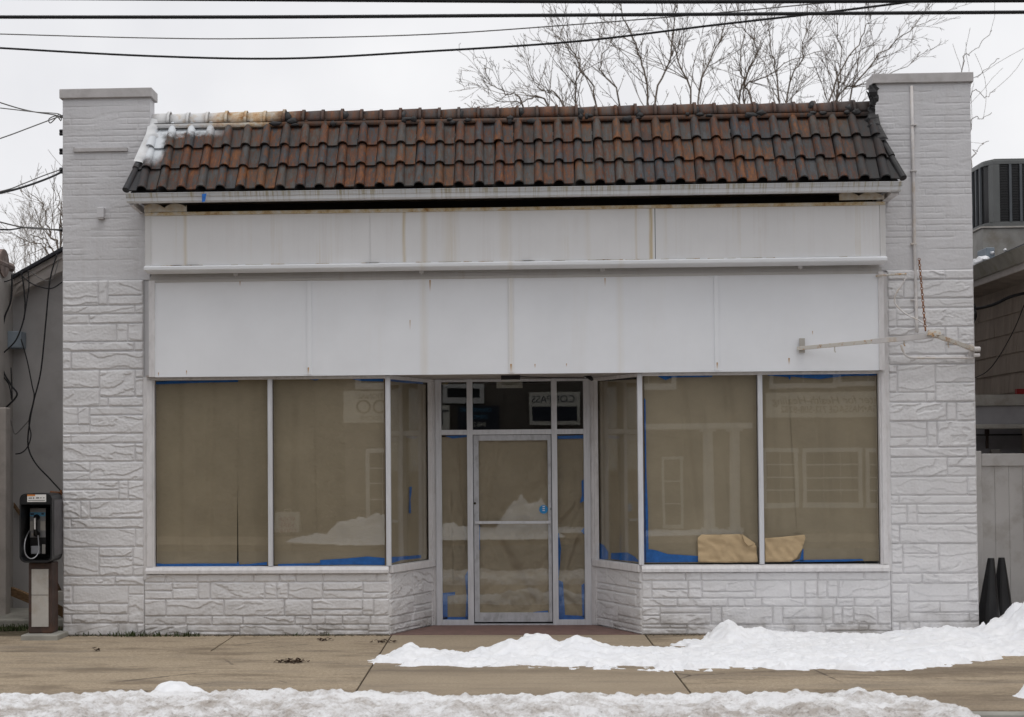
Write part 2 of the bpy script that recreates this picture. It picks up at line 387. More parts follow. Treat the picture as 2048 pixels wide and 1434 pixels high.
M['asphalt'] = simple('asphalt', (.05, .05, .052), .9, .2, var=.3, scale=30, bump=.5, bscale=120)
M['soil'] = simple('gap_soil', (.12, .10, .07), .95, .1, var=.4, scale=8, bump=.8, bscale=40)
q = NT('clean_snow', .6, .3)
c = q.ramp(q.noise(4, 6, .7), [(.3, (.85, .865, .90)), (.7, (.93, .935, .95))])
dn = q.ramp(q.noise(22, 5, .8), [(.62, 0.), (.80, 1.)]); c = q.mix(q.math('MULTIPLY', dn, .35), c, (.5, .46, .42))
q.color(c); q.bump(q.noise(40, 6, .75), .55, .012); M['snow'] = q.m
q = NT('dirty_snow', .7, .2)
c = q.ramp(q.noise(5, 6, .75), [(.3, (.84, .84, .85)), (.7, (.93, .93, .94))])
y_ = q.xyz()[1]; z_ = q.xyz()[2]
lowm = q.math('ADD', q.math('MULTIPLY', q.maprange(z_, .10, .02), .10), q.math('MULTIPLY', q.maprange(y_, -4.5, -5.2), .07))
big = q.ramp(q.math('ADD', q.noise(3.4, 8, .8), lowm), [(.48, 0.), (.68, 1.)])
c = q.mix(q.math('MULTIPLY', big, .8), c, (.37, .315, .265))
sp = q.ramp(q.math('ADD', q.noise(34, 6, .82), q.math('MULTIPLY', lowm, .35)), [(.54, 0.), (.66, 1.)]); c = q.mix(q.math('MULTIPLY', sp, q.math('ADD', q.math('MULTIPLY', big, .5), .22)), c, (.13, .10, .08))
q.color(c); q.bump(q.noise(30, 7, .8), .8, .02); M['dirtysnow'] = q.m
# ---- odds and ends
M['black'] = simple('black_plastic', (.012, .012, .013), .38, .45, var=.3)
M['black_cable'] = simple('black_cable', (.018, .018, .02), .6, .3)
M['grey_cable'] = simple('grey_cable', (.16, .155, .15), .6, .3)
M['rustbrown'] = simple('brown_painted_steel', (.060, .040, .034), .6, .3, var=.35, dirt=(.14, .06, .03))
M['plate'] = simple('pale_steel_plate', (.44, .42, .39), .5, .4, var=.12, dirt=(.28, .2, .12), dirt_amt=.5)
M['steel'] = simple('brushed_steel', (.30, .30, .31), .35, .5, metal=.6, var=.2)
M['steel_light'] = simple('light_steel', (.50, .51, .55), .35, .5, metal=.3, var=.15)
M['pad'] = simple('concrete_pad', (.30, .29, .26), .85, .2, var=.15, bump=.4)
M['white'] = simple('white_plastic', (.74, .73, .71), .4, .4, var=.05)
M['orange'] = simple('orange_label', (.55, .20, .05), .5, .3)
M['bluelabel'] = simple('blue_label', (.12, .35, .55), .5, .3)
M['darkink'] = simple('dark_ink', (.05, .06, .09), .6, .2)
q = NT('chipped_white_pipe', .5, .35)
c = q.mix(q.ramp(q.noise(9, 6, .75), [(.52, 0.), (.60, 1.)]), (.60, .57, .52), q.ramp(q.noise(30, 4), [(.3, (.33, .15, .05)), (.7, (.52, .33, .14))])); q.color(c); M['rustpipe'] = q.m
M['conduit'] = simple('painted_conduit', (.60, .575, .565), .5, .3, var=.1, dirt=(.45, .30, .12), dirt_amt=.5, scale=9)
M['chain'] = simple('rusty_chain', (.17, .075, .035), .8, .2, var=.4, scale=30)
M['greywall'] = simple('grey_painted_wall', (.40, .385, .38), .75, .2, var=.08, scale=2, dirt=(.30, .285, .27), dirt_amt=.5)
M['palewall'] = simple('pale_side_wall', (.42, .395, .37), .75, .2, var=.1, scale=2, dirt=(.25, .22, .2))
M['rake'] = simple('rake_board', (.47, .43, .40), .65, .25, var=.08, dirt=(.25, .22, .2), dirt_amt=.4)
M['shingleroof'] = simple('asphalt_shingles', (.035, .035, .04), .85, .2, var=.4, scale=25, bump=.6)
M['coping'] = simple('coping_tile', (.20, .15, .13), .7, .3, var=.3, scale=10, dirt=(.45, .42, .4), dirt_amt=.6)
M['meter'] = simple('grey_blue_meter', (.23, .27, .31), .5, .35)
M['wood'] = simple('weathered_lumber', (.16, .10, .055), .85, .15, var=.4, scale=8, stretch=(1, 1, 6))
M['ac'] = simple('grey_green_casing', (.125, .130, .128), .45, .4, var=.1)
M['curb'] = simple('galvanised_curb', (.33, .32, .30), .55, .35, var=.2, scale=3, dirt=(.15, .12, .08), dirt_amt=.6)
M['oldgutter'] = simple('mossy_gutter', (.27, .255, .22), .6, .3, var=.2, dirt=(.12, .12, .06), dirt_amt=.6, scale=5)
M['beam'] = simple('grey_beam', (.30, .30, .32), .65, .3, var=.1)
M['vinyl'] = simple('white_vinyl', (.63, .62, .61), .4, .35, var=.06, scale=2, dirt=(.35, .32, .28), dirt_amt=.6)
M['bark'] = simple('grey_brown_bark', (.185, .155, .13), .9, .1, var=.3, scale=14)
M['bark_far'] = simple('pale_bark', (.33, .30, .27), .9, .1, var=.3, scale=14)
M['opp_wall'] = simple('taupe_siding', (.16, .14, .12), .7, .2, var=.1, scale=2)
M['opp_trim'] = simple('white_house_trim', (.80, .79, .77), .5, .3, var=.04)
M['opp_dark'] = simple('dark_pane', (.02, .022, .025), .2, .5)
M['sign_pale'] = simple('pale_sign_board', (.78, .76, .68), .5, .3, var=.04)
M['sign_dark'] = simple('dark_sign_board', (.03, .035, .05), .5, .3)
M['ink'] = simple('sign_ink', (.10, .085, .06), .6, .2)
M['pink'] = simple('magenta_ink', (.40, .08, .20), .6, .2)
M['hedge'] = simple('evergreen_leaf', (.035, .05, .028), .7, .2, var=.4, scale=12)
M['weed'] = simple('weed_leaf', (.05, .065, .025), .7, .2, var=.4, scale=12)
M['deadleaf'] = simple('dead_leaf', (.06, .04, .028), .8, .15, var=.5, scale=30)

# ================================================================== THE SHOP
shop = empty('shop_building', (0, 0, 0), 'white painted single storey shop with stone veneer, brown tiled roof and papered windows', 'shop')
DR = .93                                              # depth of the entrance recess
xL0, xL1 = X(126, 0, 900), X(288, 0, 900)             # pier of the phone side
xR0, xR1 = X(1778, 0, 900), X(1952, 0, 900)
zcapL, zcapR = Z(197, 0, 210), Z(165, 0, 1840)
zcap = (zcapL+zcapR)/2
zst = (Z(563, 0, 205)+Z(538, 0, 1860))/2               # top of the stone veneer
zsill0, zsill1 = Z(1146, 0, 700), Z(1132, 0, 700)
zhead = (Z(757, 0, 540)+Z(745, 0, 1520))/2
A_L = (X(778, 0, 1140), 0.0); A_R = (X(1283, 0, 1140), 0.0)
B_L = (X(866, DR, 1130), DR); B_R = (X(1190, DR, 1130), DR)

def relief_panel(name, rects, W, H, org, U, mat, cell, edge, prot, rock, gro=0.0, parent=None, seed=0, fill=0.0, bottom_rag=0):
    """A wall skin whose blocks stand out of their mortar: real relief, one mesh. rects: (u0, v0, u1, v1)."""
    nu = int(W/cell)+1; nv = int(H/cell)+1
    u = np.linspace(0, W, nu); v = np.linspace(0, H, nv); UU, VV = np.meshgrid(u, v)
    h = np.zeros_like(UU)
    rs = np.random.RandomState(seed+5)
    for k, (u0, v0, u1, v1) in enumerate(rects):
        wob = .35*edge
        m = (UU >= u0) & (UU <= u1) & (VV >= v0) & (VV <= v1)
        if not m.any(): continue
        a, b = UU[m], VV[m]
        j = perlin(a*14, b*14, seed+k)*wob
        d = np.minimum(np.minimum(a-u0, u1-a), np.minimum(b-v0, v1-b))+j
        e = sstep(gro, gro+edge, d)
        hh = prot*e*(1-fill*rs.rand())
        if rock:
            th = rs.uniform(-.28, .28); ca, sa = math.cos(th), math.sin(th)
            p = (a*ca+b*sa); w = (-a*sa+b*ca); sd = seed*31+k*7
            w2 = w+.045*perlin(p*4, w*4, sd+1)
            amp = rs.uniform(.35, 1.0)*rock*min(1, (v1-v0)/.16+.35)
            tt = .85*perlin(p*2.3, w2*7, sd)+.26*perlin(p*6, w2*17, sd+3)+.10*perlin(p*19, w2*40, sd+6)+w*5.5+rs.rand()
            fr = tt-np.floor(tt); saw = sstep(0, .13, fr)*(1-fr)**.8*1.1
            hh = hh+e*amp*(.95*saw+.25*perlin(a*34, b*44, sd)+.35*perlin(p*3, w*5, sd+9))
            hh = hh+e*rs.uniform(-.2, .25)*rock
        else:
            hh = hh+e*(rs.uniform(-.0006, .0006)+.0011*perlin(a*22, b*26, seed+k))
            if fill: hh = np.maximum(hh, prot*.92*sstep(-.15, .35, fbm(a*1.6, b*9, seed+77, 3)))
        h[m] = hh
    h += .0012*perlin(UU*60, VV*60, seed)
    org = np.array(org, float); U = np.array(U, float); N = np.array((U[1], -U[0], 0.0))
    P = org+UU[..., None]*U+VV[..., None]*np.array((0, 0, 1.0))+h[..., None]*N
    return link(name, grid_mesh(P), mat, parent, smooth=True)
def ashlar(W, H, seed, mod=.0925):
    """irregular courses of long, square and stacked stones, as on the veneer"""
    rs = random.Random(seed); out = []; z = H; prev = 0
    while z > .02:
        n = rs.choice([1, 1, 2, 2, 2, 3]) if prev != 1 else rs.choice([2, 2, 3])
        prev = n
        hgt = n*mod*rs.uniform(.95, 1.05)
        if z-hgt < mod*.75: hgt = z
        z0 = z-hgt; x = -rs.uniform(0, .12)
        while x < W:
            if n == 1 or hgt < 1.5*mod: w = rs.choice([.16, .30, .45, .55, .62])*rs.uniform(.9, 1.15)
            else: w = rs.choice([.10, .13, .26, .40, .48, .56])*rs.uniform(.9, 1.15)
            if W-(x+w) < .08: w = W-x+.001
            x1 = min(x+w, W); xx = max(0, x)
            if x1-xx > .02:
                if n >= 2 and w > .18 and rs.random() < .45:
                    k = rs.choice([.36, .5, .64]); zm = z0+hgt*k
                    out += [(xx, z0, x1, zm), (xx, zm, x1, z)]
                    if n == 3 and rs.random() < .5 and x1-xx > .3:
                        out.pop(); xm = xx+(x1-xx)*rs.choice([.3, .62]); out += [(xx, zm, xm, z), (xm, zm, x1, z)]
                else: out.append((xx, z0, x1, z))
            x = x1
        z = z0
    return out
PIER_ROWS = [
 (42, 140, [(14, 42, 151, 140), (151, 42, 187, 138), (187, 42, 322, 102), (187, 102, 322, 138)]),
 (140, 173, [(14, 140, 290, 172), (290, 140, 322, 172)]), (173, 210, [(14, 173, 115, 209), (115, 173, 322, 209)]),
 (210, 280, [(14, 211, 220, 280), (220, 211, 263, 280), (263, 211, 322, 280)]), (280, 317, [(14, 281, 287, 316), (287, 281, 322, 316)]),
 (317, 388, [(14, 318, 47, 387), (47, 318, 322, 387)]),
 (388, 531, [(14, 389, 155, 458), (14, 458, 155, 530), (155, 389, 290, 494), (290, 389, 322, 420), (290, 420, 322, 494), (155, 494, 188, 530), (188, 494, 322, 530)]),
 (531, 636, [(14, 532, 72, 600), (72, 532, 117, 600), (14, 600, 117, 635), (117, 532, 322, 564), (117, 564, 322, 635)]),
 (636, 672, [(14, 637, 45, 672), (45, 637, 322, 672)]), (672, 743, [(14, 673, 290, 743), (290, 673, 322, 743)]),
 (743, 816, [(14, 744, 117, 780), (14, 780, 117, 815), (117, 744, 322, 815)]), (816, 891, [(14, 817, 227, 852), (14, 852, 227, 890), (227, 817, 263, 890), (263, 817, 322, 890)]),
 (891, 963, [(14, 892, 82, 962), (82, 892, 117, 962), (117, 892, 322, 962)]), (963, 1000, [(14, 963, 45, 1000), (45, 963, 322, 1000)]), (1000, 1072, [(14, 1001, 290, 1072), (290, 1001, 322, 1072)]),
 (1072, 1183, [(14, 1073, 152, 1183), (152, 1073, 280, 1110), (152, 1110, 280, 1183), (280, 1073, 322, 1145), (280, 1145, 322, 1183)]),
 (1183, 1220, [(14, 1184, 213, 1220), (213, 1184, 322, 1220)]),
 (1220, 1365, [(14, 1221, 50, 1290), (50, 1221, 262, 1290), (262, 1221, 322, 1255), (262, 1255, 322, 1365), (14, 1291, 152, 1330), (152, 1291, 262, 1330), (14, 1330, 47, 1365), (47, 1330, 262, 1365)]),
 (1365, 1413, [(14, 1366, 225, 1413), (225, 1366, 295, 1413), (295, 1366, 322, 1413)])]
def pier_stones(W, H, order, flip=False):
    out = []; y = 42.0; k = 1371.0
    for i in order:
        a, b_, L = PIER_ROWS[i]
        for (x0, y0, x1, y1) in L:
            u0, u1 = (x0-14)/308*W, (x1-14)/308*W
            if flip: u0, u1 = W-u1, W-u0
            out.append((u0, H-(y+y1-a-42)/k*H, u1, H-(y+y0-a-42)/k*H))
        y += b_-a
    return out
def bricks(W, H, seed, bh=.0635, bw=.205):
    rs = random.Random(seed); out = []; z = H-.01; r = 0
    while z > .0:
        z0 = max(z-bh, 0); x = -rs.uniform(.0, .02)-(bw/2 if r % 2 else 0)
        if r % 6 == 5: w_ = bw/2
        else: w_ = bw
        while x < W:
            w_ = bw*rs.choice([1, 1, 2, 3, 4])
            if x+w_ > 0.01: out.append((max(x, 0), z0, min(x+w_, W), z))
            x += w_
        z = z0; r += 1
    return out
XPL, XPR = X(300, 0, 500), X(1753, 0, 400)
def pier(x0, x1, sx0, sx1, seed, lab):
    zz = zcap
    core = MB().box(x0, x1, .012, .22, -.1, zz).build('pier', M['brick'], shop, bevel=.004)
    core['label'] = lab
    W = x1-x0
    # painted brick above (its lowest band is a smooth rendered course)
    Hb = zz-zst
    lower = .22
    bl = bricks(W, Hb-lower-.02, seed)
    rects = [(a, b+lower, c, d+lower) for a, b, c, d in bl]+[(0, 0, W, lower)]
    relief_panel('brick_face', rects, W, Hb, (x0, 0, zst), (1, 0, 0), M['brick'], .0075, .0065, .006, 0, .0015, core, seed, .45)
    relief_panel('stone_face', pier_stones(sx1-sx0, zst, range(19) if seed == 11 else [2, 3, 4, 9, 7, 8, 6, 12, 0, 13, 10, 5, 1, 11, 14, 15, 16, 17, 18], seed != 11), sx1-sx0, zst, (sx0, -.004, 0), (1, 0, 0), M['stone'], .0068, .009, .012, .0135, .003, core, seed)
    ov = .028
    link('pier_cap', MB().box(x0-ov, x1+ov, -.035, .25, zz-.002, zz+.098).mesh(), M['cap'], core, bevel=.006)
    return core
pier(xL0, XPL, xL0, xL1, 11, 'white brick and stone pier nearest the pay phone')
pr = pier(XPR, xR1, xR0, xR1, 23, 'white brick and stone pier carrying the conduit and sign bracket')
# base walls beneath the windows: straight and splayed lengths
for nm, p0, p1, sd in (('base_wall', (xL1+.003, 0), A_L, 31), ('base_wall', A_L, B_L, 37), ('base_wall', B_R, A_R, 41), ('base_wall', A_R, (xR0-.003, 0), 43)):
    dx, dy = p1[0]-p0[0], p1[1]-p0[1]; L = math.hypot(dx, dy); U = (dx/L, dy/L, 0)
    n = (U[1], -U[0])
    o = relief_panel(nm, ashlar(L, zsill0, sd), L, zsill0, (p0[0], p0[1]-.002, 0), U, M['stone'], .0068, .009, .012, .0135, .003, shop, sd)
    c = MB()
    i0 = .02 if p0[1] == p1[1] else 0.03
    q0 = (p0[0]-n[0]*.01, p0[1]-n[1]*.01); q1 = (p1[0]-n[0]*.01, p1[1]-n[1]*.01)
    r0 = (p0[0]-n[0]*.12, p0[1]-n[1]*.12); r1 = (p1[0]-n[0]*.12, p1[1]-n[1]*.12)
    c.hexa([(*q0, -.1), (*q1, -.1), (*r1, -.1), (*r0, -.1), (*q0, zsill0-.004), (*q1, zsill0-.004), (*r1, zsill0-.004), (*r0, zsill0-.004)])
    c.build('wall_core', M['stone'], o)
# shell behind the front: side walls, back wall, flat roof and a dark room
zroof = Z(330, 0, 1000)
sh = MB()
sh.box(xL0+.002, xL0+.2, .22, 11, -.1, zroof).box(xR1-.2, xR1-.002, .22, 11, -.1, zroof).box(xL0+.2, xR1-.2, 10.8, 11, -.1, zroof)
sh.build('side_wall', M['brick'], shop)
MB().box(xL0+.2, xR1-.2, .20, 10.8, zroof-.3, zroof).build('flat_roof', M['tar'], shop)
rm = MB().box(xL0+.2, xR1-.2, 4.0, 4.1, .0, zroof-.3).box(xL0+.2, xR1-.2, DR+.3, 4.0, zhead+.3, zhead+.34).box(xL0+.2, xR1-.2, 1.0, 4.0, -.02, .002)
rm.build('room', M['unlit_black'], shop)
# wall behind the fascia and sign box
MB().box(X(303), X(1751), .002, .2, zhead+.02, Z(270, .1, 1000)).build('upper_wall', M['dirtytrim'], shop)

MB().box(X(303), X(1751), -.012, .0015, (Z(424, -.28, 290)+Z(402, -.28, 1770))/2-.05, Z(340, .1, 1000)).build('soffit_shade_strip', M['unlit_black'], shop)  # near-black strip painting the deep shade in the gap under the gutter
# ------------------------------------------------------------------ tiled roof
Ye, Yt = -.42, .13
ze, zt = Z(371, Ye, 1030), Z(236, Yt, 1030)
slope = Vector((0, Yt-Ye, zt-ze)); SL = slope.length; S = slope/SL
NRM = Vector((0, -S.z, S.y))
def RP(x, v, n): return Vector((x, Ye, ze))+S*v+NRM*n
pit = (X(1803, Ye, 360)-X(255, Ye, 385))/38.6
x_start = X(285, Ye, 380)-pit*1.0
rows = 3; ex_ = SL/rows*.915
tm = MB(); rt = random.Random(3)
for r in range(rows):
    v0 = r*ex_-.012; v1 = (r+1)*ex_+(.05 if r < 2 else .08)
    for c in range(-1, 41):
        xc = x_start+c*pit+rt.uniform(-.006, .006)+(.006 if r == 1 else 0)
        rnd = rt.random(); vj = rt.uniform(-.006, .006); lift = rt.uniform(0, .005)
        rw0, rw1 = .052, .042; rh0, rh1 = .056, .046
        prof0, prof1 = [], []
        for k in range(11):                               # the roll
            a = math.pi*k/10
            prof0.append((-math.cos(a)*rw0, .004+math.sin(a)*rh0)); prof1.append((-math.cos(a)*rw1, .0+math.sin(a)*rh1))
        pan0 = [(rw0+.004, .004), (pit*.5, .002), (pit-rw0-.002, .006)]; pan1 = [(rw1+.004, .004), (pit*.5, .002), (pit-rw1-.002, .006)]
        p0 = prof0+pan0; p1 = prof1+pan1
        n0 = .030+lift; n1 = .004
        b0 = [RP(xc+x, v0+vj, n0+n) for x, n in p0]; b1 = [RP(xc+x, v1, n1+n) for x, n in p1]
        bl = [RP(xc+x*.97, v0+vj, n0+n-.016) for x, n in p0]
        m = len(p0)
        tm.add(b0+b1+bl, [(i, i+1, m+i+1, m+i) for i in range(m-1)]+[(2*m+i, 2*m+i+1, i+1, i) for i in range(m-1)], rnd)
me = tm.mesh('roof_tiles', 'rnd')
bm = bmesh.new(); bm.from_mesh(me)
eL, tL = at(253, 386, Ye), at(301, 277, 0); eR, tR = at(1805, 360, Ye), at(1751, 262, 0)
for e, t, sg in ((eL, tL, -1), (eR, tR, 1)):
    d = Vector((t.x-e.x, 0, t.z-e.z)).normalized(); nrm = Vector((d.z, 0, -d.x))*1.0
    if nrm.x*sg < 0: nrm = -nrm
    bmesh.ops.bisect_plane(bm, geom=bm.verts[:]+bm.edges[:]+bm.faces[:], plane_co=(e.x, 0, e.z), plane_no=nrm, clear_outer=True)
bm.to_mesh(me); bm.free()
roof = link('tile_roof', me, M['tile'], shop, smooth=False)
me.shade_smooth()
roof.modifiers.new('split', 'EDGE_SPLIT').split_angle = R(38)
def edge_x(e, t, z): return e.x+(t.x-e.x)*(z-e.z)/(t.z-e.z)
dk = MB()
b = [(Ye+.01, ze-.03), (Yt, zt-.03), (.2, zt-.03), (.2, ze-.05), (0.0, ze-.05)]
zs_ = [ze-.03, zt-.03, zt-.03, ze-.05, ze-.05]
vl = [(edge_x(eL, tL, max(z, ze))+.03, y, z) for (y, z) in b]; vr = [(edge_x(eR, tR, max(z, ze))-.03, y, z) for (y, z) in b]
dk.add(vl+vr, [tuple(range(5)), tuple(reversed(range(5, 10)))]+[(i, 5+i, 5+(i+1) % 5, (i+1) % 5) for i in range(5)])
dk.build('roof_deck', M['tar'], roof)
# rake tiles closing both ends
for e, t, mt in ((eL, tL, M['tile']), (eR, tR, M['tar'])):
    rk = MB(); 
    a = RP(e.x, -.01, .03); 
    vtop = SL*.62
    bb = Vector((edge_x(e, t, (Vector((0, Ye, ze))+S*vtop).z), 0, 0)); bb = RP(bb.x, vtop, .02)
    for k in range(2):
        s0 = a.lerp(bb, k*.5); s1 = a.lerp(bb, k*.5+.54)+NRM*-.008
        rk.tube([s0, s1], [.038, .032], 12, a=.3+.2*k)
    rk.build('rake_tile', mt, roof, attr='rnd', smooth=False)
# ridge: half-round tiles, with thicker collars where they overlap
rg = MB(); zr = Z(226, .16, 1030); yr = .17
xa, xb = X(303, .15, 240), X(1748, .15, 215)
n = 37; dx = (xb-xa)/n
for k in range(n):
    x0 = xa+k*dx; x1 = x0+dx
    big = (k % 3 == 0)
    def arc(x, r, dz=0): return [(x, yr-math.cos(math.pi*j/10)*r*1.15, zr-.075+dz+math.sin(math.pi*j/10)*(r+.045)) for j in range(11)]
    r0 = .098; r1 = .086
    A, B = arc(x0, r1+rt.uniform(-.003, .003)), arc(x1-.028, r0-.004); C = arc(x1-.026, r0+(.012 if big else .006)); Dd = arc(x1+.004, r0+(.012 if big else .006))
    dzz = rt.uniform(-.006, .006)
    vs = [(x, y, z+dzz) for x, y, z in A+B+C+Dd]
    rg.add(vs, [(s*11+j, (s+1)*11+j, (s+1)*11+j+1, s*11+j+1) for s in range(3) for j in range(10)], rt.random())
rg.box(xa, xb, yr-.135, yr+.12, zr-.135, zr-.072, .5)
rgo = rg.build('ridge_cap', M['ridge'], roof, attr='rnd')
rgo.data.shade_smooth(); rgo.modifiers.new('split', 'EDGE_SPLIT').split_angle = R(40)
rgo.modifiers.new('thick', 'SOLIDIFY').thickness = .008
# tar blobs and torn flashing along the ridge and against the piers
tb = MB(); rr = random.Random(5)
def blob(mb, c, s, seed, n=10, m=7):
    vs = []; 
    for i in range(m+1):
        for j in range(n):
            th = math.pi*i/m; ph = 2*math.pi*j/n
            d = Vector((math.sin(th)*math.cos(ph), math.sin(th)*math.sin(ph), math.cos(th)))
            k = 1+.45*float(perlin(d.x*1.7+seed*3.1, d.z*1.7+d.y*2.3, seed))
            vs.append(Vector(c)+Vector((d.x*s[0], d.y*s[1], d.z*s[2]))*k)
    mb.add(vs, [(i*n+j, i*n+(j+1) % n, (i+1)*n+(j+1) % n, (i+1)*n+j) for i in range(m) for j in range(n)])
for k, px in enumerate((572, 688, 806, 921, 1042, 1160, 1275, 1395, 1512, 1625, 1700)):
    xx = X(px, .05, 240)
    blob(tb, (xx, yr-.075, zr-.02+rr.uniform(-.02, .01)), (.035+rr.random()*.03, .035, .055), k)
    [blob(tb, (xx+rr.uniform(-.12, .12), yr-.135, zr-.10+rr.uniform(-.02, .03)), (.02+rr.random()*.045, .014, .012+rr.random()*.02), k*3+40+q_) for q_ in range(3)]
tb.build_each('tar_patch', M['tar'], roof, smooth=True)
fl = MB()
xi = X(1749, .1, 250)
def strip(mb, e, t, v0, v1, wd, side, n0, seed):
    m_ = 26; vs = []
    for i in range(m_+1):
        v = v0+(v1-v0)*i/m_; zc__ = (Vector((0, Ye, ze))+S*v).z
        xe0 = edge_x(e, t, zc__) if zc__ < t.z else t.x
        w_ = wd*(1+.5*float(perlin(i*.37, seed, seed))); jn = .012*float(perlin(i*.6, 3.1, seed))
        for (dx_, dn) in ((-.03, n0+.03), (.0, n0+.028+jn), (w_*.6, n0+.012+jn), (w_, n0-.05)): vs.append(RP(xe0-side*dx_, v, dn))
    mb.add(vs, [(i*4+j, i*4+j+1, i*4+5+j, i*4+4+j) for i in range(m_) for j in range(3)])
strip(fl, eR, tR, SL*.50, SL*1.02, .10, 1, .05, 4)
for k in range(7):
    z = zr-.26+k*.065
    blob(fl, (xi-.015+rr.uniform(-.03, .01), .02-.012*k+.05, z), (.035+rr.random()*.02, .03, .045+rr.random()*.03), k+70)
for k, (px, py, Y) in enumerate(((1760, 290, -.05), (1766, 300, -.08), (1776, 322, -.14), (1786, 336, -.2))):
    p = at(px, py, Y-.02)
    blob(fl, p, (.03, .03, .03), 90+k)
tp = [at(1733, 182, .05), at(1745, 190, .05), at(1744, 235, .05), at(1737, 232, .05), at(1741, 205, .05)]
fl.plate([(p.x, p.z) for p in tp], .05, .06)
fl.build_each('torn_flashing', M['tar'], roof)
fw = MB()
for k, (px, py, Y, s) in enumerate(((1762, 276, -.03, .02), (1765, 290, -.07, .018), (1788, 340, -.26, .018), (1772, 312, -.14, .014))):
    blob(fw, at(px, py, Y-.035), (s*.8, .02, s*1.6), 120+k)
strip(fw, eL, tL, SL*.36, SL*1.0, .085, -1, .055, 9)
fw.build_each('white_flashing', M['whitecoat'], roof, smooth=True)
# gutter: a moulded white trough, with its soffit
gx0, gx1 = X(253, -.5, 395), X(1804, -.5, 370)
zg1 = Z(374.5, -.53, 1030); zg0 = Z(391.5, -.53, 1030); gh = zg1-zg0
gut = MB().prism([(-.41, zg0), (-.485, zg0), (-.50, zg0+gh*.12), (-.505, zg0+gh*.45), (-.525, zg0+gh*.56), (-.535, zg0+gh*.9), (-.545, zg1-.004), (-.535, zg1), (-.50, zg1), (-.41, zg0+gh*.5)][::-1], gx0, gx1).build('gutter', M['gutter'], shop, bevel=.002)
bt = MB(); bt.plate([(p.x, p.z) for p in (at(404, 388, -.548), at(413, 387, -.548), at(411, 404, -.52), at(405, 405, -.52))], -.549, -.546)
bt.build('tape_scrap', M['tape'], gut)
sf = MB().prism([(-.405, zg0+.07), (-.405, zg0+.045), (0, zg0+.045), (0, zg0+.07)][::-1], X(290), X(1765)).build('soffit', M['soffit'], shop)
for xx0, xx1 in ((gx0+.01, X(288)), (X(1767), gx1-.01)):
    MB().prism([(-.405, zg0+.03), (-.43, zg0-.022), (0, zg0-.035), (0, zg0+.03)][::-1], xx0, xx1).build('soffit_end', M['trim'], sf)
# ------------------------------------------------------------------ sign box
bx0, bx1 = X(290, Ysb, 470), X(1771, Ysb, 455)
zb1 = (Z(424, Ysb, 290)+Z(402, Ysb, 1770))/2; zb0 = (Z(532, Ysb, 295)+Z(515, Ysb, 1770))/2
sign = MB().box(bx0+.01, bx1-.01, Ysb+.012, -.0, zb0, zb1-.012).build('sign_box', M['signtrim'], shop)
cuts = [X(302, Ysb, 470), X(740, Ysb, 470), X(1310, Ysb, 460), X(1760, Ysb, 455)]
for k in range(3):
    g0 = .0018 if k == 1 else (.005 if k == 2 else 0)
    MB().box(cuts[k]+g0, cuts[k+1]-.0018, Ysb+.004, Ysb+.0105, zb0+.012, zb1-.040).build('sign_panel', M['signbox'], sign)
MB().box(cuts[2]-.004, cuts[2]+.0065, Ysb+.0108, Ysb+.0118, zb0+.012, zb1-.04).build('panel_gap', M['black'], sign)
MB().box(bx0, cuts[0], Ysb-.002, Ysb+.012, zb0, zb1-.030).box(cuts[3], bx1, Ysb-.002, Ysb+.012, zb0, zb1-.030).build_each('side_frame', M['signtrim'], sign, bevel=.002)
MB().prism([(Ysb-.012, zb1-.040), (Ysb-.012, zb1-.008), (Ysb+.03, zb1), (-.02, zb1), (-.02, zb1-.012), (Ysb+.012, zb1-.012), (Ysb+.012, zb1-.040)][::-1], bx0, bx1).build('top_frame', M['rustytrim'], sign)
zl = zb0
MB().prism([(Ysb+.012, zl+.012), (Ysb-.035, zl-.004), (Ysb-.045, zl-.012), (Ysb-.042, zl-.040), (Ysb-.03, zl-.047), (-.125, zl-.062), (-.125, zl-.05), (Ysb+.012, zl-.02)], bx0-.003, bx1+.003).build('drip_ledge', M['fascia'], sign, bevel=.002)
rl = MB()
for k in range(40):
    x = random.uniform(bx0, bx1-.3); rl.box(x, x+random.uniform(.03, .22), Ysb-.016, Ysb-.004, zl+.0035+.001*(k % 3), zl+.0085+.001*(k % 3))
rl.build_each('rust_line', M['rustpipe'], sign)
def scallop(px0, px1, py0, py1, hump, flip):
    pts = []; p0 = at(px0, py1, Ysb-.02); p1 = at(px1, py1, Ysb-.02); h = Z(py0, Ysb-.02, px0)-Z(py1, Ysb-.02, px0)
    W = p1.x-p0.x; pts = [(p0.x, p0.z), (p1.x, p0.z)]
    N = 40
    for i in range(N+1):
        t = 1-i/N
        hh = .34+.42*abs(math.sin(math.pi*(t*1.9+.18 if flip else t*1.9+.0+.1)))**.8
        if t > .985 or t < .015: hh = .60
        pts.append((p0.x+W*t, p0.z+h*hh))
    return MB().plate(pts[::-1], Ysb-.016, Ysb-.006).build('scalloped_trim', M['cream'], sign)
scallop(288, 373, 402, 424, 0, False); scallop(1679, 1769, 379, 400, 0, True)
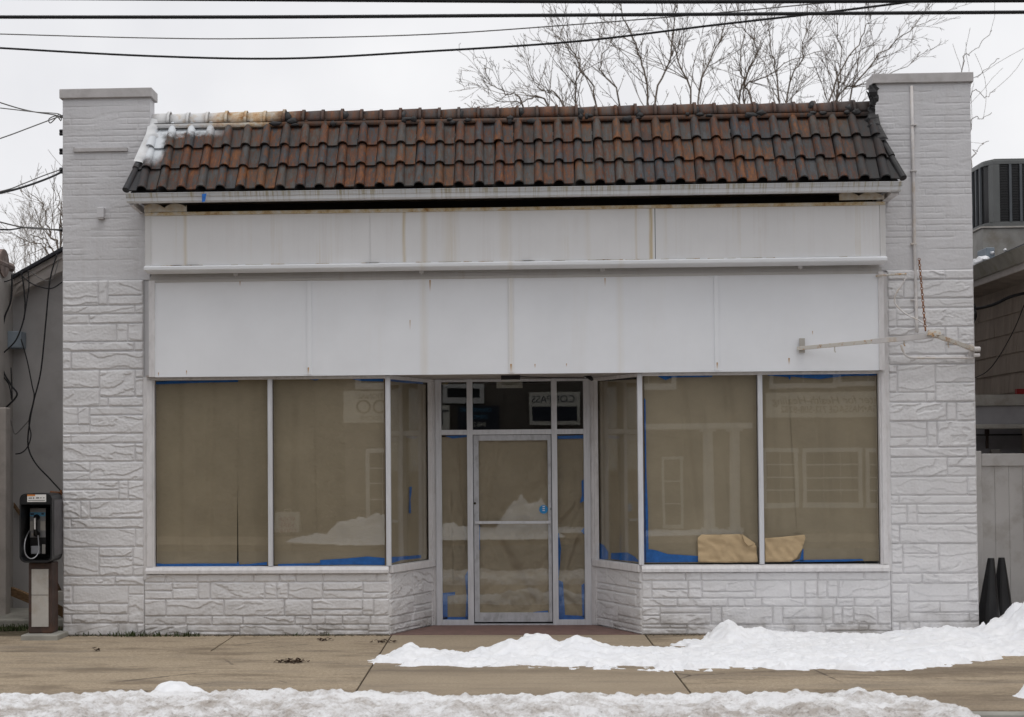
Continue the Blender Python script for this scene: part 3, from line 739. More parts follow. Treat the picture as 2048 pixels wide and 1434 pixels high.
# strip between sign and fascia, with small brackets
zf1 = (Z(560, Yfa, 305)+Z(545, Yfa, 1760))/2; zf0 = (Z(755, Yfa, 305)+Z(738, Yfa, 1760))/2
fx0, fx1 = X(298, Yfa, 650), X(1768, Yfa, 650)
fas = MB().box(fx0+.012, fx1-.012, Yfa+.012, .002, zf0+.004, zf1+.05).build('fascia', M['dirtytrim'], shop)
MB().box(fx0+.004, fx1-.03, Yfa-.012, Yfa+.012, zf1-.018, zf1+.012).box(fx0+.03, fx1-.04, Yfa-.004, Yfa+.012, zf1+.013, zf1+.04).build_each('head_rail', M['dirtytrim'], fas, bevel=.002)
MB().box(fx0+.03, fx1-.04, Yfa+.001, Yfa+.012, zf1+.0405, zb0-.03).build('cover_strip', M['dirtytrim'], fas)
bk = MB()
for px in (472, 843, 1205, 1600):
    x = X(px, Yfa, 550); bk.box(x-.022, x+.022, Yfa-.03, Yfa+.012, zf1+.042, zf1+.072).box(x-.006, x+.006, Yfa-.035, Yfa-.03, zf1+.03, zf1+.08)
bk.build_each('bracket', M['trim'], fas)
fc = [X(px, Yfa, 650) for px in (310, 619, 1022, 1433, 1757)]
for k in range(4):
    MB().box(fc[k]+.0, fc[k+1]-.0, Yfa+.0, Yfa+.0115, zf0+.008, zf1-.018).build('fascia_panel', M['fascia'], fas)
for k in (1, 2, 3):
    MB().box(fc[k]-.023, fc[k]+.023, Yfa-.013, Yfa-.0005, zf0+.006, zf1-.019).build('batten', M['fascia'], fas, bevel=.002)
MB().box(fx0, fc[0], Yfa-.014, Yfa+.012, zf0-.004, zf1-.0).box(fc[4], fx1, Yfa-.014, Yfa+.012, zf0-.004, zf1-.0).build_each('edge_frame', M['trim'], fas, bevel=.003)
MB().box(fc[0], fc[4], Yfa-.004, Yfa+.012, zf0-.006, zf0+.007).build('bottom_rail', M['fascia'], fas)
# side trims down to the stone on both sides of the window front
MB().box(X(287), X(300), -.012, .01, Z(1160, 0, 295), zf0).box(X(1768), X(1779), -.012, .01, Z(1142, 0, 1772), zf1).build_each('edge_trim', M['trim'], shop, bevel=.002)
# ceiling of the entrance recess
zce = zhead+.015
MB().add([(X(295), -.085, zce), (X(1765), -.085, zce), (X(1765), DR+.1, zce), (X(295), DR+.1, zce), (X(295), -.085, zce+.02), (X(1765), -.085, zce+.02), (X(1765), DR+.1, zce+.02), (X(295), DR+.1, zce+.02)], [(0, 3, 2, 1), (4, 5, 6, 7), (0, 1, 5, 4), (1, 2, 6, 5), (2, 3, 7, 6), (3, 0, 4, 7)]).build('entrance_ceiling', M['recess_soffit'], shop)

# ------------------------------------------------------------------ windows
GY = .05
def bar(mb, p0, p1, u0, u1, z0, z1, t0, t1):
    """box lying along the plan line p0->p1, from u0 to u1 metres, t metres out of it (towards the street)"""
    dx, dy = p1[0]-p0[0], p1[1]-p0[1]; L = math.hypot(dx, dy); ux, uy = dx/L, dy/L; nx, ny = uy, -ux
    q = lambda u, t: (p0[0]+ux*u+nx*t, p0[1]+uy*u+ny*t)
    return mb.hexa([(*q(u0, t1), z0), (*q(u1, t1), z0), (*q(u1, t0), z0), (*q(u0, t0), z0), (*q(u0, t1), z1), (*q(u1, t1), z1), (*q(u1, t0), z1), (*q(u0, t0), z1)])
zg_b, zg_t = zsill1, (Z(761, GY, 540)+Z(746, GY, 1520))/2-.005
def front_window(px0, px1, pxm, x0, x1, lab):
    w = MB().box(x0, x1, -.03, .07, zg_t, zhead+.03).box(x0, X(px0), -.03, .07, zsill0, zg_t) if px0 < pxm and px1 else None
    fr = MB()
    fr.box(x0, x1, -.02, .07, zg_t, zhead+.014)
    if lab == 'L': fr.box(x0, X(px0), -.02, .07, zsill0, zg_t)
    else: fr.box(X(px1), x1, -.02, .07, zsill0, zg_t)
    o = fr.build('window', M['trim'], shop, bevel=.004)
    MB().prism([(-.052, zsill0), (-.052, zsill0+.035), (-.03, zsill1-.006), (.07, zsill1), (.07, zsill0)][::-1], x0-.005 if lab == 'L' else x0, x1+.005 if lab == 'R' else x1).build('sill', M['trim'], o, bevel=.004)
    if lab == 'L': MB().box(x0+.006, X(px0)-.02, -.032, -.021, zsill1, zg_t).build('stop', M['trim'], o, bevel=.003)
    else: MB().box(X(px1)+.02, x1-.006, -.032, -.021, zsill1, zg_t).build('stop', M['trim'], o, bevel=.003)
    hw = .024
    MB().box(X(pxm)-hw, X(pxm)+hw, -.015, .058, zsill1, zg_t).build('mullion', M['alu'], o, bevel=.003)
    for a, b_ in ((X(px0), X(pxm)-hw), (X(pxm)+hw, X(px1))):
        MB().box(a, b_, GY-.003, GY+.003, zg_b, zg_t).build('pane', M['glass'], o)
        gs = MB().box(a, a+.006, GY-.012, GY-.004, zg_b, zg_t).box(b_-.006, b_, GY-.012, GY-.004, zg_b, zg_t)
        gs.build_each('gasket', M['joint'], o)
    return o
pxs = {'L': (309, 770, 540), 'R': (1289, 1757, 1520)}
wl = front_window(309, 771, 540, X(293), A_L[0], 'L')
wr = front_window(1288, 1757, 1520, A_R[0], X(1771), 'R')
def splay(p0, p1, lab):
    L = math.hypot(p1[0]-p0[0], p1[1]-p0[1])
    fr = MB(); bar(fr, p0, p1, 0, L, zg_t-.005, zhead+.013, -.05, .03)
    o = fr.build('side_window', M['trim'], shop, bevel=.003)
    s = MB(); bar(s, p0, p1, 0, L, zsill0, zsill1, -.05, .045); s.build('sill', M['trim'], o, bevel=.004)
    g = MB(); bar(g, p0, p1, .02, L-.06, zg_b, zg_t, -.034, -.028); g.build('pane', M['glass'], o)
    return o, L
sl, LS = splay(A_L, B_L, 'L'); sr, LS2 = splay(B_R, A_R, 'R')
for A in (A_L, A_R):
    MB().box(A[0]-.026, A[0]+.026, -.024, .05, zsill1-.002, zhead+.012).build('corner_post', M['alu'], shop, bevel=.006)
# ------------------------------------------------------------------ entrance front
ED = DR
zd0 = .012
def XE(px, py=1000): return X(px, ED, py)
def ZE(py, px=1030): return Z(py, ED, px)
ent = MB()
z_tr0, z_tr1 = ZE(869), ZE(859)
z_top = ZE(763)
ent.box(XE(872), XE(884), ED-.05, ED+.05, 0, zhead+.013).box(XE(935), XE(946.5), ED-.05, ED+.05, 0, zhead+.013).box(XE(1104), XE(1115), ED-.05, ED+.05, 0, zhead+.013).box(XE(1168), XE(1181), ED-.05, ED+.05, 0, zhead+.013)
entrance = ent.build('entrance_frame', M['alu'], shop, bevel=.003)
e2 = MB()
for a, b_ in ((884, 935), (946.5, 1104), (1115, 1168)):
    e2.box(XE(a), XE(b_), ED-.045, ED+.045, z_tr0, z_tr1).box(XE(a), XE(b_), ED-.045, ED+.045, z_top, zhead+.011)
    if a != 946.5: e2.box(XE(a), XE(b_), ED-.045, ED+.045, .0, ZE(1239))
e2.box(XE(946.5), XE(1104), ED-.04, ED+.04, ZE(867)-.0, ZE(862)) if False else None
e2.build_each('rail', M['alu'], entrance, bevel=.003)
ej = MB()      # jambs that close the recess against the splayed windows
for s in (-1, 1):
    b0 = B_L if s < 0 else B_R; xe = XE(872) if s < 0 else XE(1181)
    ej.box(b0[0]-.03*s*-1 if False else b0[0]+(.0), xe, ED-.028, ED+.05, 0, zhead+.012)
    ej.box(b0[0]-.045 if s < 0 else b0[0], b0[0] if s < 0 else b0[0]+.045, ED-.06, ED+.05, 0, zhead+.012)
ej.build_each('jamb', M['trim'], entrance, bevel=.003)
def pane(px0, px1, z0, z1, nm, dy=0):
    return MB().box(XE(px0), XE(px1), ED+dy-.003, ED+dy+.003, z0, z1).build(nm, M['glass'], entrance)
pane(884, 935, z_tr1, z_top, 'transom_pane'); tpn = pane(946.5, 1104, z_tr1, z_top, 'transom_pane'); pane(1115, 1168, z_tr1, z_top, 'transom_pane')
pane(884, 935, ZE(1239), z_tr0, 'sidelight_pane'); pane(1115, 1168, ZE(1239), z_tr0, 'sidelight_pane')
# door
xd0, xd1 = XE(947.5), XE(1103); zt_d = z_tr0-.004
door = MB().box(xd0, XE(958), ED-.022, ED+.022, zd0+.022, zt_d).box(XE(1096), xd1, ED-.022, ED+.022, zd0+.022, zt_d).box(XE(958), XE(1096), ED-.022, ED+.022, ZE(881), zt_d).box(XE(958), XE(1096), ED-.022, ED+.022, zd0+.022, ZE(1225)).build('door', M['alu_worn'], shop, bevel=.004)
MB().box(XE(958), XE(1096), ED-.003, ED+.003, ZE(1225), ZE(881)).build('pane', M['glass'], door)
MB().box(XE(950), XE(1101), ED-.062, ED-.044, ZE(1047), ZE(1041.5)).box(XE(951), XE(954), ED-.045, ED-.022, ZE(1047), ZE(1041.5)).box(XE(1097), XE(1100), ED-.045, ED-.022, ZE(1047), ZE(1041.5)).build('push_bar', M['alu'], door, bevel=.003)
lk = MB(); lk.cyl((XE(1101.5), ED-.034, ZE(1018)), (XE(1101.5), ED-.02, ZE(1018)), .013, n=16); lk.build('lock', M['steel'], door)
hg = MB(); hg.cyl((XE(950), ED-.034, ZE(1006)), (XE(950), ED-.02, ZE(1006)), .014, n=12); hg.build('lock_plug', M['joint'], door)
st = MB(); st.cyl((XE(1087), ED-.006, ZE(1019)), (XE(1087), ED-.0045, ZE(1019)), .048, n=32); sto = st.build('sticker', M['sticker'], door)
smk = MB(); 
for k in range(3): smk.box(XE(1085), XE(1089.5), ED-.0074, ED-.0064, ZE(1014+4*k), ZE(1012.4+4*k))
smk.build('sticker_mark', M['white'], door)
MB().box(XE(946.5), XE(1104), ED-.06, ED+.05, 0, zd0+.004).build('threshold', M['alu_worn'], entrance, bevel=.003)
# entrance floor
fl_ = MB()
pf = [(A_L[0]-.01, .0), (A_R[0]+.01, .0), (B_R[0]-.01, ED-.06), (B_L[0]+.01, ED-.06)]
fl_.add([(x, y, .004) for x, y in pf]+[(x, y, -.05) for x, y in pf], [(0, 1, 2, 3), (4, 7, 6, 5), (0, 4, 5, 1), (1, 5, 6, 2), (2, 6, 7, 3), (3, 7, 4, 0)])
fl_.build('entrance_floor', M['terracotta'], shop)

# ------------------------------------------------------------------ paper in the windows
def sheet(name, corners, seed, lab, nu=40, nv=60, amp=.004, curl=0.0, mat='paper', n=(0, 1, 0), grp=None, cat='paper', folds=()):
    """a sheet of kraft paper hung from four corner points (top near, top far, bottom far, bottom near)"""
    a, b_, c, d = [np.array(q) for q in corners]
    s = np.linspace(0, 1, nu); t = np.linspace(0, 1, nv); Sg, T = np.meshgrid(s, t)
    P = (a*(1-Sg[..., None])+b_*Sg[..., None])*(1-T[..., None])+(d*(1-Sg[..., None])+c*Sg[..., None])*T[..., None]
    w = np.linalg.norm(b_-a); h = np.linalg.norm(d-a)
    hh = amp*(perlin(Sg*w*3, T*h*1.2, seed)+.6*(1-2*np.abs(perlin(Sg*w*4+T*h*2, T*h*3, seed+3))))+amp*.35*fbm(Sg*w*9, T*h*9, seed+8, 3)
    for (s0, t0, s1, t1, am, wd) in folds:
        L = math.hypot(s1-s0, t1-t0); dd = ((Sg-s0)*(t1-t0)-(T-t0)*(s1-s0))/L; al = ((Sg-s0)*(s1-s0)+(T-t0)*(t1-t0))/L/L
        hh = hh+am*np.exp(-(dd/wd)**2)*sstep(-.1, .1, al)*sstep(1.1, .9, al)
    P = P+np.array(n)*(np.abs(hh)+.002)[..., None]
    o = link(name, grid_mesh(P), M[mat], None, smooth=True)
    return tag(o, lab, cat, grp)
def tape(poly, par, Y=None, plane=None, thick=.0012):
    if plane is None: pts = [at(x, y, Y) for x, y in poly]; n = Vector((0, 1, 0))
    else: pts = [hit(x, y, *plane) for x, y in poly]; n = Vector(plane[1])
    m = len(pts); mb = MB(); mb.add(pts+[p+n*thick for p in pts], [tuple(range(m)), tuple(reversed(range(m, 2*m)))]+[(i, m+i, m+(i+1) % m, (i+1) % m) for i in range(m)])
    return mb.build('tape', M['tape'], par)
G = 'brown paper sheets taped inside the shop windows'
PY = GY+.012
def fsheet(px, seed, lab, Y, **k):
    (x0, y0), (x1, y1), (x2, y2), (x3, y3) = px
    c = [at(x, y, Y) for x, y in px]
    return sheet('paper_sheet', c, seed, lab, grp=G, **k)
s1 = fsheet([(305, 764), (476, 762), (474, 1132), (303, 1135)], 1, 'brown paper sheet covering the outer two thirds of the pane nearest the pay phone', PY, folds=((.3, .0, .33, 1., .020, .04), (.7, .0, .66, .9, .020, .04)))
s2 = fsheet([(472, 758), (631, 757), (640, 1129), (477, 1130)], 2, 'brown paper sheet running behind the mullion of the window by the pay phone', PY+.007, folds=((.25, .0, .3, 1., .022, .06), (.7, .1, .62, 1., .018, .05)))
s3 = fsheet([(628, 757), (775, 755), (776, 1131), (636, 1131)], 3, 'brown paper sheet beside the corner post with a thick blue tape along its foot', PY+.001)
TY = GY+.0055
tape([(306, 764), (340, 762), (476, 760), (476, 764), (420, 765), (330, 768), (306, 769)], s1, TY)
tape([(305, 1126), (330, 1128), (392, 1127), (474, 1127), (476, 1122), (479, 1129), (475, 1134), (305, 1134)], s1, TY)
tape([(478, 1129), (500, 1128), (534, 1124), (534, 1130), (478, 1133)], s2, TY)
tape([(556, 1128), (600, 1127), (640, 1126), (641, 1130), (556, 1133)], s2, TY)
tape([(615, 758), (640, 758), (632, 761)], s2, TY)
tape([(640, 1120), (690, 1117), (735, 1113), (770, 1116), (771, 1130), (700, 1129), (640, 1130)], s3, TY)
tape([(700, 757), (768, 756), (768, 763), (720, 762)], s3, TY)
s4 = fsheet([(1284, 746), (1428, 744), (1470, 1126), (1284, 1127)], 4, 'brown paper sheet edged with blue tape by the entrance corner post of the bracket-side window', PY, folds=((.55, .0, .62, .8, .020, .035), (.8, .2, .72, 1., .020, .03), (.3, .02, .05, .3, .006, .05),))
s5 = fsheet([(1422, 744), (1581, 742), (1606, 1124), (1440, 1126)], 5, 'slanting brown paper sheet behind the mullion of the bracket-side window', PY+.007, folds=((.2, .0, .3, 1., .024, .05), (.75, .0, .7, .9, .020, .05)))
s6 = fsheet([(1576, 742), (1760, 740), (1762, 1122), (1598, 1124)], 6, 'brown paper sheet at the outer end of the bracket-side window', PY+.001, folds=((.35, .0, .4, 1., .020, .05), (.7, .3, .75, 1., .018, .04)))
tape([(1288, 795), (1291, 800), (1293, 950), (1296, 1020), (1297, 1098), (1310, 1100), (1335, 1108), (1396, 1112), (1396, 1124), (1289, 1125)], s4, TY)
tape([(1306, 744), (1428, 743), (1424, 754), (1345, 755), (1331, 760), (1318, 754)], s4, TY)
tape([(1535, 744), (1600, 743), (1640, 744), (1755, 741), (1756, 751), (1690, 752), (1640, 758), (1600, 755), (1582, 753), (1580, 760), (1576, 754), (1535, 751)], s6, TY)
tape([(1600, 1120), (1660, 1119), (1724, 1118), (1728, 1121), (1690, 1123), (1600, 1124)], s6, TY)
tape([(1580, 1124), (1600, 1118), (1605, 1098), (1607, 1098), (1607, 1122)], s5, TY)
# the two torn pieces stuck outside the glass
def torn(poly, Y, lab, seed):
    pts = [at(x, y, Y) for x, y in poly]; me = bpy.data.meshes.new('torn'); bm = bmesh.new()
    vs = [bm.verts.new(p) for p in pts]; f = bm.faces.new(vs)
    bmesh.ops.triangulate(bm, faces=bm.faces[:])
    for _ in range(4): bmesh.ops.subdivide_edges(bm, edges=bm.edges[:], cuts=1, use_grid_fill=True)
    for v in bm.verts:
        v.co.y -= .004+.022*abs(float(perlin(v.co.x*5, v.co.z*7, seed)))+.010*(1-2*abs(float(perlin(v.co.x*9+v.co.z*6, v.co.z*11, seed+2))))+.002*abs(float(fbm(v.co.x*18, v.co.z*18, seed+4, 3)))
    bm.to_mesh(me); bm.free()
    o = link('paper_scrap', me, M['paper_fresh'], None, smooth=True, solid=.0006)
    return tag(o, lab, 'paper', 'bright torn paper pieces stuck on the glass')
t1 = torn([(1396, 1124), (1397, 1100), (1395, 1075), (1403, 1069), (1440, 1069), (1478, 1068), (1487, 1070), (1495, 1083), (1506, 1084), (1512, 1092), (1515, 1124), (1450, 1125)], GY-.004, 'bright torn kraft piece with a curled corner low on the glass', 1)
cu = MB(); c0 = [at(1484, 1068, GY-.01), at(1511, 1087, GY-.01), at(1497, 1092, GY-.05), at(1489, 1084, GY-.055)]
cu.add([c0[0], c0[1], c0[2], c0[3]], [(0, 1, 2, 3)]); cu.build('curled_corner', M['paper_fresh'], t1, solid=.001)
t2 = torn([(1530, 1124), (1529, 1076), (1560, 1074), (1608, 1069), (1610, 1075), (1604, 1098), (1597, 1108), (1593, 1116), (1582, 1123)], GY-.004, 'bright torn kraft piece with a pointed top just past the mullion', 2)
# splayed windows
def sp_pt(p0, p1, u, z, t):
    dx, dy = p1[0]-p0[0], p1[1]-p0[1]; L = math.hypot(dx, dy); ux, uy = dx/L, dy/L; return Vector((p0[0]+ux*u+uy*t, p0[1]+uy*u-ux*t, z))
for p0, p1, lab, sd in ((A_L, B_L, 'brown paper sheet in the angled side window of the phone-side display', 7), (B_R, A_R, 'brown paper sheet in the angled side window of the bracket-side display', 8)):
    L = LS; t = -.046
    dx, dy = p1[0]-p0[0], p1[1]-p0[1]; n = (-dy/L, dx/L, 0)
    s = sheet('paper_sheet', [sp_pt(p0, p1, .0, zg_t-.01, t), sp_pt(p0, p1, L-.04, zg_t-.03, t), sp_pt(p0, p1, L-.04, zg_b+.01, t), sp_pt(p0, p1, .0, zg_b, t)], sd, lab, 30, 60, .004, n=n, grp=G)
    pl = (sp_pt(p0, p1, 0, 0, -.037), n)
    if sd == 7:
        tape([(778, 757), (800, 758), (846, 764), (846, 768), (815, 766), (778, 762)], s, None, pl)
        tape([(779, 1114), (803, 1113), (842, 1110), (842, 1116), (803, 1120), (779, 1128)], s, None, pl)
        tape([(819, 974), (824, 973), (823, 985), (821, 1000), (822, 1026), (818, 1027), (819, 1000)], s, None, pl)
    else:
        tape([(1195, 1084), (1207, 1090), (1216, 1104), (1216, 1118), (1195, 1119)], s, None, pl)
        tape([(1222, 1106), (1255, 1105), (1270, 1114), (1279, 1124), (1240, 1120), (1222, 1118)], s, None, pl)
        tape([(1196, 759), (1222, 757), (1206, 760)], s, None, pl)
# sidelights and door
EY = ED+.010; ET = ED+.0045
s = sheet('paper_sheet', [at(880, 874, EY), at(939, 874, EY), at(939, 1241, EY), at(880, 1241, EY)], 9, 'creased paper sheet filling the sidelight on the hinge side of the door', 30, 110, .020, grp=G, folds=((.75, .35, .95, .62, .028, .035), (.35, .3, .42, .8, .022, .03), (.6, .05, .7, .4, .022, .05)))
tape([(884, 1186), (910, 1184), (910, 1190), (895, 1192), (895, 1238), (884, 1239)], s, ET)
tape([(930, 1152), (936, 1140), (937, 1238), (931, 1236), (933, 1190)], s, ET)
tape([(884, 1234), (936, 1234), (936, 1239), (884, 1240)], s, ET)
tape([(890, 872), (935, 870), (935, 874), (905, 877)], s, ET)
s = sheet('paper_sheet', [at(1110, 870, EY+.006), at(1172, 870, EY+.006), at(1172, 1068, EY+.006), at(1110, 1066, EY+.006)], 10, 'upper paper sheet in the lock-side sidelight, overlapping the sheet below', 30, 80, .020, grp=G, folds=((.1, .95, .7, .72, .028, .05), (.9, .7, .5, .95, .026, .06)))
tape([(1115, 872), (1168, 870), (1168, 877), (1115, 878)], s, ET)
tape([(1163, 962), (1168, 958), (1168, 1002), (1160, 1006), (1164, 990)], s, ET)
s = sheet('paper_sheet', [at(1110, 1058, EY), at(1172, 1058, EY), at(1172, 1242, EY), at(1110, 1242, EY)], 12, 'lower paper sheet framed by blue tape in the lock-side sidelight', 30, 80, .020, grp=G, folds=((.8, .1, .4, .5, .028, .06), (.3, .75, .8, .9, .026, .05)))
tape([(1114, 1066), (1118, 1066), (1122, 1095), (1120, 1130), (1117, 1160), (1126, 1164), (1130, 1230), (1168, 1232), (1168, 1239), (1115, 1239)], s, ET)
tape([(1163, 1170), (1169, 1166), (1169, 1236), (1165, 1234)], s, ET)
tape([(1162, 1062), (1169, 1054), (1169, 1070)], s, ET)
s = sheet('paper_sheet', [at(950, 876, EY+.003), at(1102, 876, EY+.003), at(1102, 1230, EY+.003), at(950, 1230, EY+.003)], 13, 'large creased paper sheet covering the glass of the door', 70, 140, .022, grp=G, folds=((.25, .55, .8, .95, .045, .055), (.3, .05, .1, .5, .022, .04), (.3, .42, .8, .36, .016, .02), (.95, .25, .65, .36, .03, .05)))
tape([(1067, 1224), (1096, 1221), (1096, 1225), (1067, 1226)], s, ET)
tape([(957, 1050), (960, 1050), (960, 1100), (957, 1100)], s, ET)

# ------------------------------------------------------------------ fixtures on the front
lf = empty('soffit_light', (X(1020, .25, 752), .25, zce), 'small black floodlight with a white lens above the door', 'light')
a, b_ = X(1002, .3, 750), X(1040, .3, 750)
MB().box(a, b_, .2, .4, zce-.045, zce-.001).build('housing', M['black'], lf, bevel=.005)
MB().hexa([(a+.012, .205, zce-.068), (b_-.012, .205, zce-.068), (b_-.004, .39, zce-.046), (a+.004, .39, zce-.046), (a+.012, .215, zce-.0455), (b_-.012, .215, zce-.0455), (b_-.004, .395, zce-.0452), (a+.004, .395, zce-.0452)]).build('lens', M['white'], lf)
MB().tube([(b_, .32, zce-.012), (X(1100, .5, 756), .5, zce-.014), (X(1178, .72, 755), .72, zce-.012)], .006, 6).build('cable', M['black_cable'], lf)
c0 = at(1179, 752, .5)
cm = empty('security_camera', c0, 'small black security camera under the entrance ceiling by the lock-side jamb', 'camera')
MB().tube([at(1168, 751, .55), at(1174, 752, .5), at(1181, 756, .42), at(1184, 759, .38)], [.012, .022, .024, .017], 12).build('body', M['black'], cm, smooth=True)
MB().box(c0.x-.05, c0.x+.03, .5, .56, zce-.02, zce-.001).build('mount', M['trim'], cm)
# door-top paper and loose things seen in the transom
pn = empty('door_notice', (XE(1020), ED-.05, z_top), 'narrow pale panel hanging at the top of the transom over the door', 'panel')
MB().box(XE(995), XE(1047), ED+.012, ED+.016, ZE(776), z_top+.02).build('board', M['curb'], pn)
fx = empty('ceiling_fixture', (XE(888), ED+.25, ZE(770)), 'small amber ceiling fixture glimpsed through the transom corner', 'light')
mm = MB(); blob(mm, at(890, 765, ED+.2), (.05, .04, .028), 3); mm.build('shade', simple('amber_shade', (.30, .22, .09), .5), fx, smooth=True)
for nm_, px, py0, py1, Yq in (('wall_strip', (147, 255), 297, 302, -.02),):
    p0, p1 = at(px[0], py0, Yq), at(px[1], py1, Yq)
    MB().box(p0.x, p1.x, -.03, .002, p1.z, p0.z).box(p0.x, p0.x+.012, -.028, .002, p1.z, p0.z+.012).build('wall_strip', M['cap'], shop)
p = at(201, 425, -.05)
MB().box(p.x-.038, p.x+.038, -.06, .002, p.z-.055, p.z+.055).build('wall_box', M['brick'], shop, bevel=.006)
MB().box(p.x-.03, p.x+.03, -.055, -.0, p.z-.068, p.z-.0555).build('wall_box_base', M['cap'], shop)

# ------------------------------------------------------------------ sign bracket and conduit by the bracket-side pier
br = empty('sign_bracket', at(1590, 690, Yfa), 'rusty white V shaped steel bracket that once held a sign, hung from a chain', 'bracket')
Ya = -1.0
apex = at(1872, 671, Ya); w0 = at(1595, 697, Yfa-.02); w1 = at(1948, 699, -.04)
MB().box(at(1589, 0, Yfa-.02).x, at(1600, 0, Yfa-.02).x, Yfa-.035, Yfa-.015, Z(706, Yfa, 1594), Z(677, Yfa, 1594)).build('wall_plate', M['plate'], br, bevel=.002)
def sq(mb, a, b, w, h):
    a, b = Vector(a), Vector(b); t = (b-a).normalized(); s = t.cross(Vector((0, 0, 1))).normalized()*w; u = Vector((0, 0, h))
    return mb.hexa([a-s-u, a+s-u, b+s-u, b-s-u, a-s+u, a+s+u, b+s+u, b-s+u])
sq(MB(), w0, w0.lerp(apex, .60), .016, .019).build('arm', M['rustpipe'], br, bevel=.002)
sq(MB(), w0.lerp(apex, .56), apex, .020, .024).build('arm', M['conduit'], br, bevel=.002)
sq(MB(), apex.lerp(w1, -.06), w1, .020, .019).build('arm', M['rustpipe'], br, bevel=.002)
MB().hexa([apex+Vector(q) for q in ((-.09, -.05, .0), (.04, -.05, .0), (.04, .03, .0), (-.09, .03, .0), (-.08, -.04, .05), (.03, -.04, .05), (.03, .02, .05), (-.08, .02, .05))]).build('apex_plate', M['rustpipe'], br, bevel=.003)
eb = MB(); eb.cyl(w1+Vector((-.02, -.05, .0)), w1+Vector((.045, -.05, .0)), .026, n=14); eb.cyl(w1+Vector((-.02, -.05, -.062)), w1+Vector((.04, -.05, -.062)), .02, n=14)
eb.box(w1.x-.05, w1.x-.01, -.07, .0, w1.z-.09, w1.z+.05); eb.build('end_cap', M['conduit'], br, bevel=.003)
hk = MB()
for t, mbx in ((.28, (w0, apex)), (.78, (w0, apex)), (.3, (apex, w1))):
    p = mbx[0].lerp(mbx[1], t); hk.tube([p+Vector((0, 0, -.012)), p+Vector((0, 0, -.06)), p+Vector((.01, 0, -.075))], .006, 6)
hk.build('hook', M['rustpipe'], br)
pw = at(1838, 516, -.03); pa = apex+Vector((-.10, .0, .05))
ch = MB(); n = 24
for k in range(n):
    p = pw.lerp(pa, (k+.5)/n); d = (pa-pw).normalized()*(pa-pw).length/n*.75
    ch.tube([p-d*.75, p+d*.75], [.0085, .0085], 6) if k % 2 else ch.tube([p-d*.6+Vector((.006, 0, 0)), p-d*.2+Vector((.011, 0, 0)), p+d*.2+Vector((.011, 0, 0)), p+d*.6+Vector((.006, 0, 0))], .004, 5)
    if not k % 2: ch.tube([p-d*.6-Vector((.006, 0, 0)), p-d*.2-Vector((.011, 0, 0)), p+d*.2-Vector((.011, 0, 0)), p+d*.6-Vector((.006, 0, 0))], .004, 5)
ch.build('chain', M['chain'], br)
lo = smooth_path([at(1802, 690, -.1), at(1806, 702, -.1), at(1815, 713, -.1), at(1840, 716, -.09), at(1948, 716, -.08)], 6)
MB().tube(lo, .012, 8).build('lower_pipe', M['conduit'], br, smooth=True)
cd = empty('wall_conduit', at(1822, 165, 0), 'painted electrical conduit running down the white brick pier to the sign bracket', 'conduit')
zc = Z(478, -.02, 1830)
MB().tube([at(1823, 172, -.018), at(1826, 330, -.018), at(1829, 490, -.022), at(1833, 640, -.03), at(1834, 664, -.09)], .017, 10).build('pipe', M['conduit'], cd, smooth=True)
MB().box(X(1818, 0, 200), X(1838, 0, 200), -.004, .005, Z(640, 0, 1828), Z(170, 0, 1828)).build('backing_strip', M['brick'], cd)
cl = MB()
for py in (250, 342, 488, 600):
    p = at(1827, py, -.02); cl.box(p.x-.03, p.x+.03, -.04, .003, p.z-.008, p.z+.008)
cl.build_each('clamp', M['conduit'], cd, bevel=.002)
fc_ = empty('sign_feed', at(1760, 552, Yfa), 'thin rusty stub pipe with a bent grey cable reaching to the bracket', 'cable')
MB().tube([at(1752, 552, Yfa-.02), at(1790, 549, Yfa-.12), at(1813, 548, -.25)], .011, 8).build('stub_pipe', M['rustpipe'], fc_)
MB().tube(smooth_path([at(1812, 554, -.25), at(1806, 566, -.26), at(1791, 590, -.27), at(1791, 608, -.28), at(1812, 628, -.35), at(1840, 642, -.5), at(1855, 653, -.6)], 5), .008, 6).build('cable', M['conduit'], fc_, smooth=True)

# ------------------------------------------------------------------ pay phone
YB = -.42
g0 = gnd(78, 1276, .05)
pb = -.52
phx = X(73, -.46, 1200)
ph = empty('pay_phone', (phx, -.40, 0), 'black hooded pay phone on a brown steel pedestal beside the white pier', 'pay phone')
sx = (X(104, -.46, 1200)-X(56, -.46, 1200))/2; pxc = (X(104, -.46, 1200)+X(56, -.46, 1200))/2
zp = .055
MB().box(X(40, -.6, 1275), X(115, -.6, 1275), -.60, -.20, -.02, zp).build('concrete_base', M['pad'], ph, bevel=.012)
zt_p = Z(1128, -.46, 78)
MB().box(pxc-sx, pxc+sx, -.46, -.24, zp, zt_p).build('pedestal', M['rustbrown'], ph, bevel=.012)
pn_ = MB().box(pxc-sx+.036, pxc+sx-.036, -.468, -.459, Z(1258, -.46, 78), Z(1141, -.46, 78)).build('front_panel', M['plate'], ph, bevel=.002)
MB().box(pxc-sx+.036, pxc+sx-.036, -.4693, -.4683, Z(1194, -.46, 78), Z(1193, -.46, 78)).build('panel_seam', M['joint'], pn_)
hx0, hx1 = X(38, -.56, 1060), X(104, -.56, 1060); hz0, hz1 = Z(1128, -.56, 70), Z(988, -.56, 70)
def rrect(x0, x1, z0, z1, r, n=7):
    out = []
    for cx, cz, a0 in ((x1-r, z1-r, 0), (x0+r, z1-r, 90), (x0+r, z0+r, 180), (x1-r, z0+r, 270)):
        for k in range(n+1):
            a = R(a0+90*k/n); out.append((cx+r*math.cos(a), cz+r*math.sin(a)))
    return out
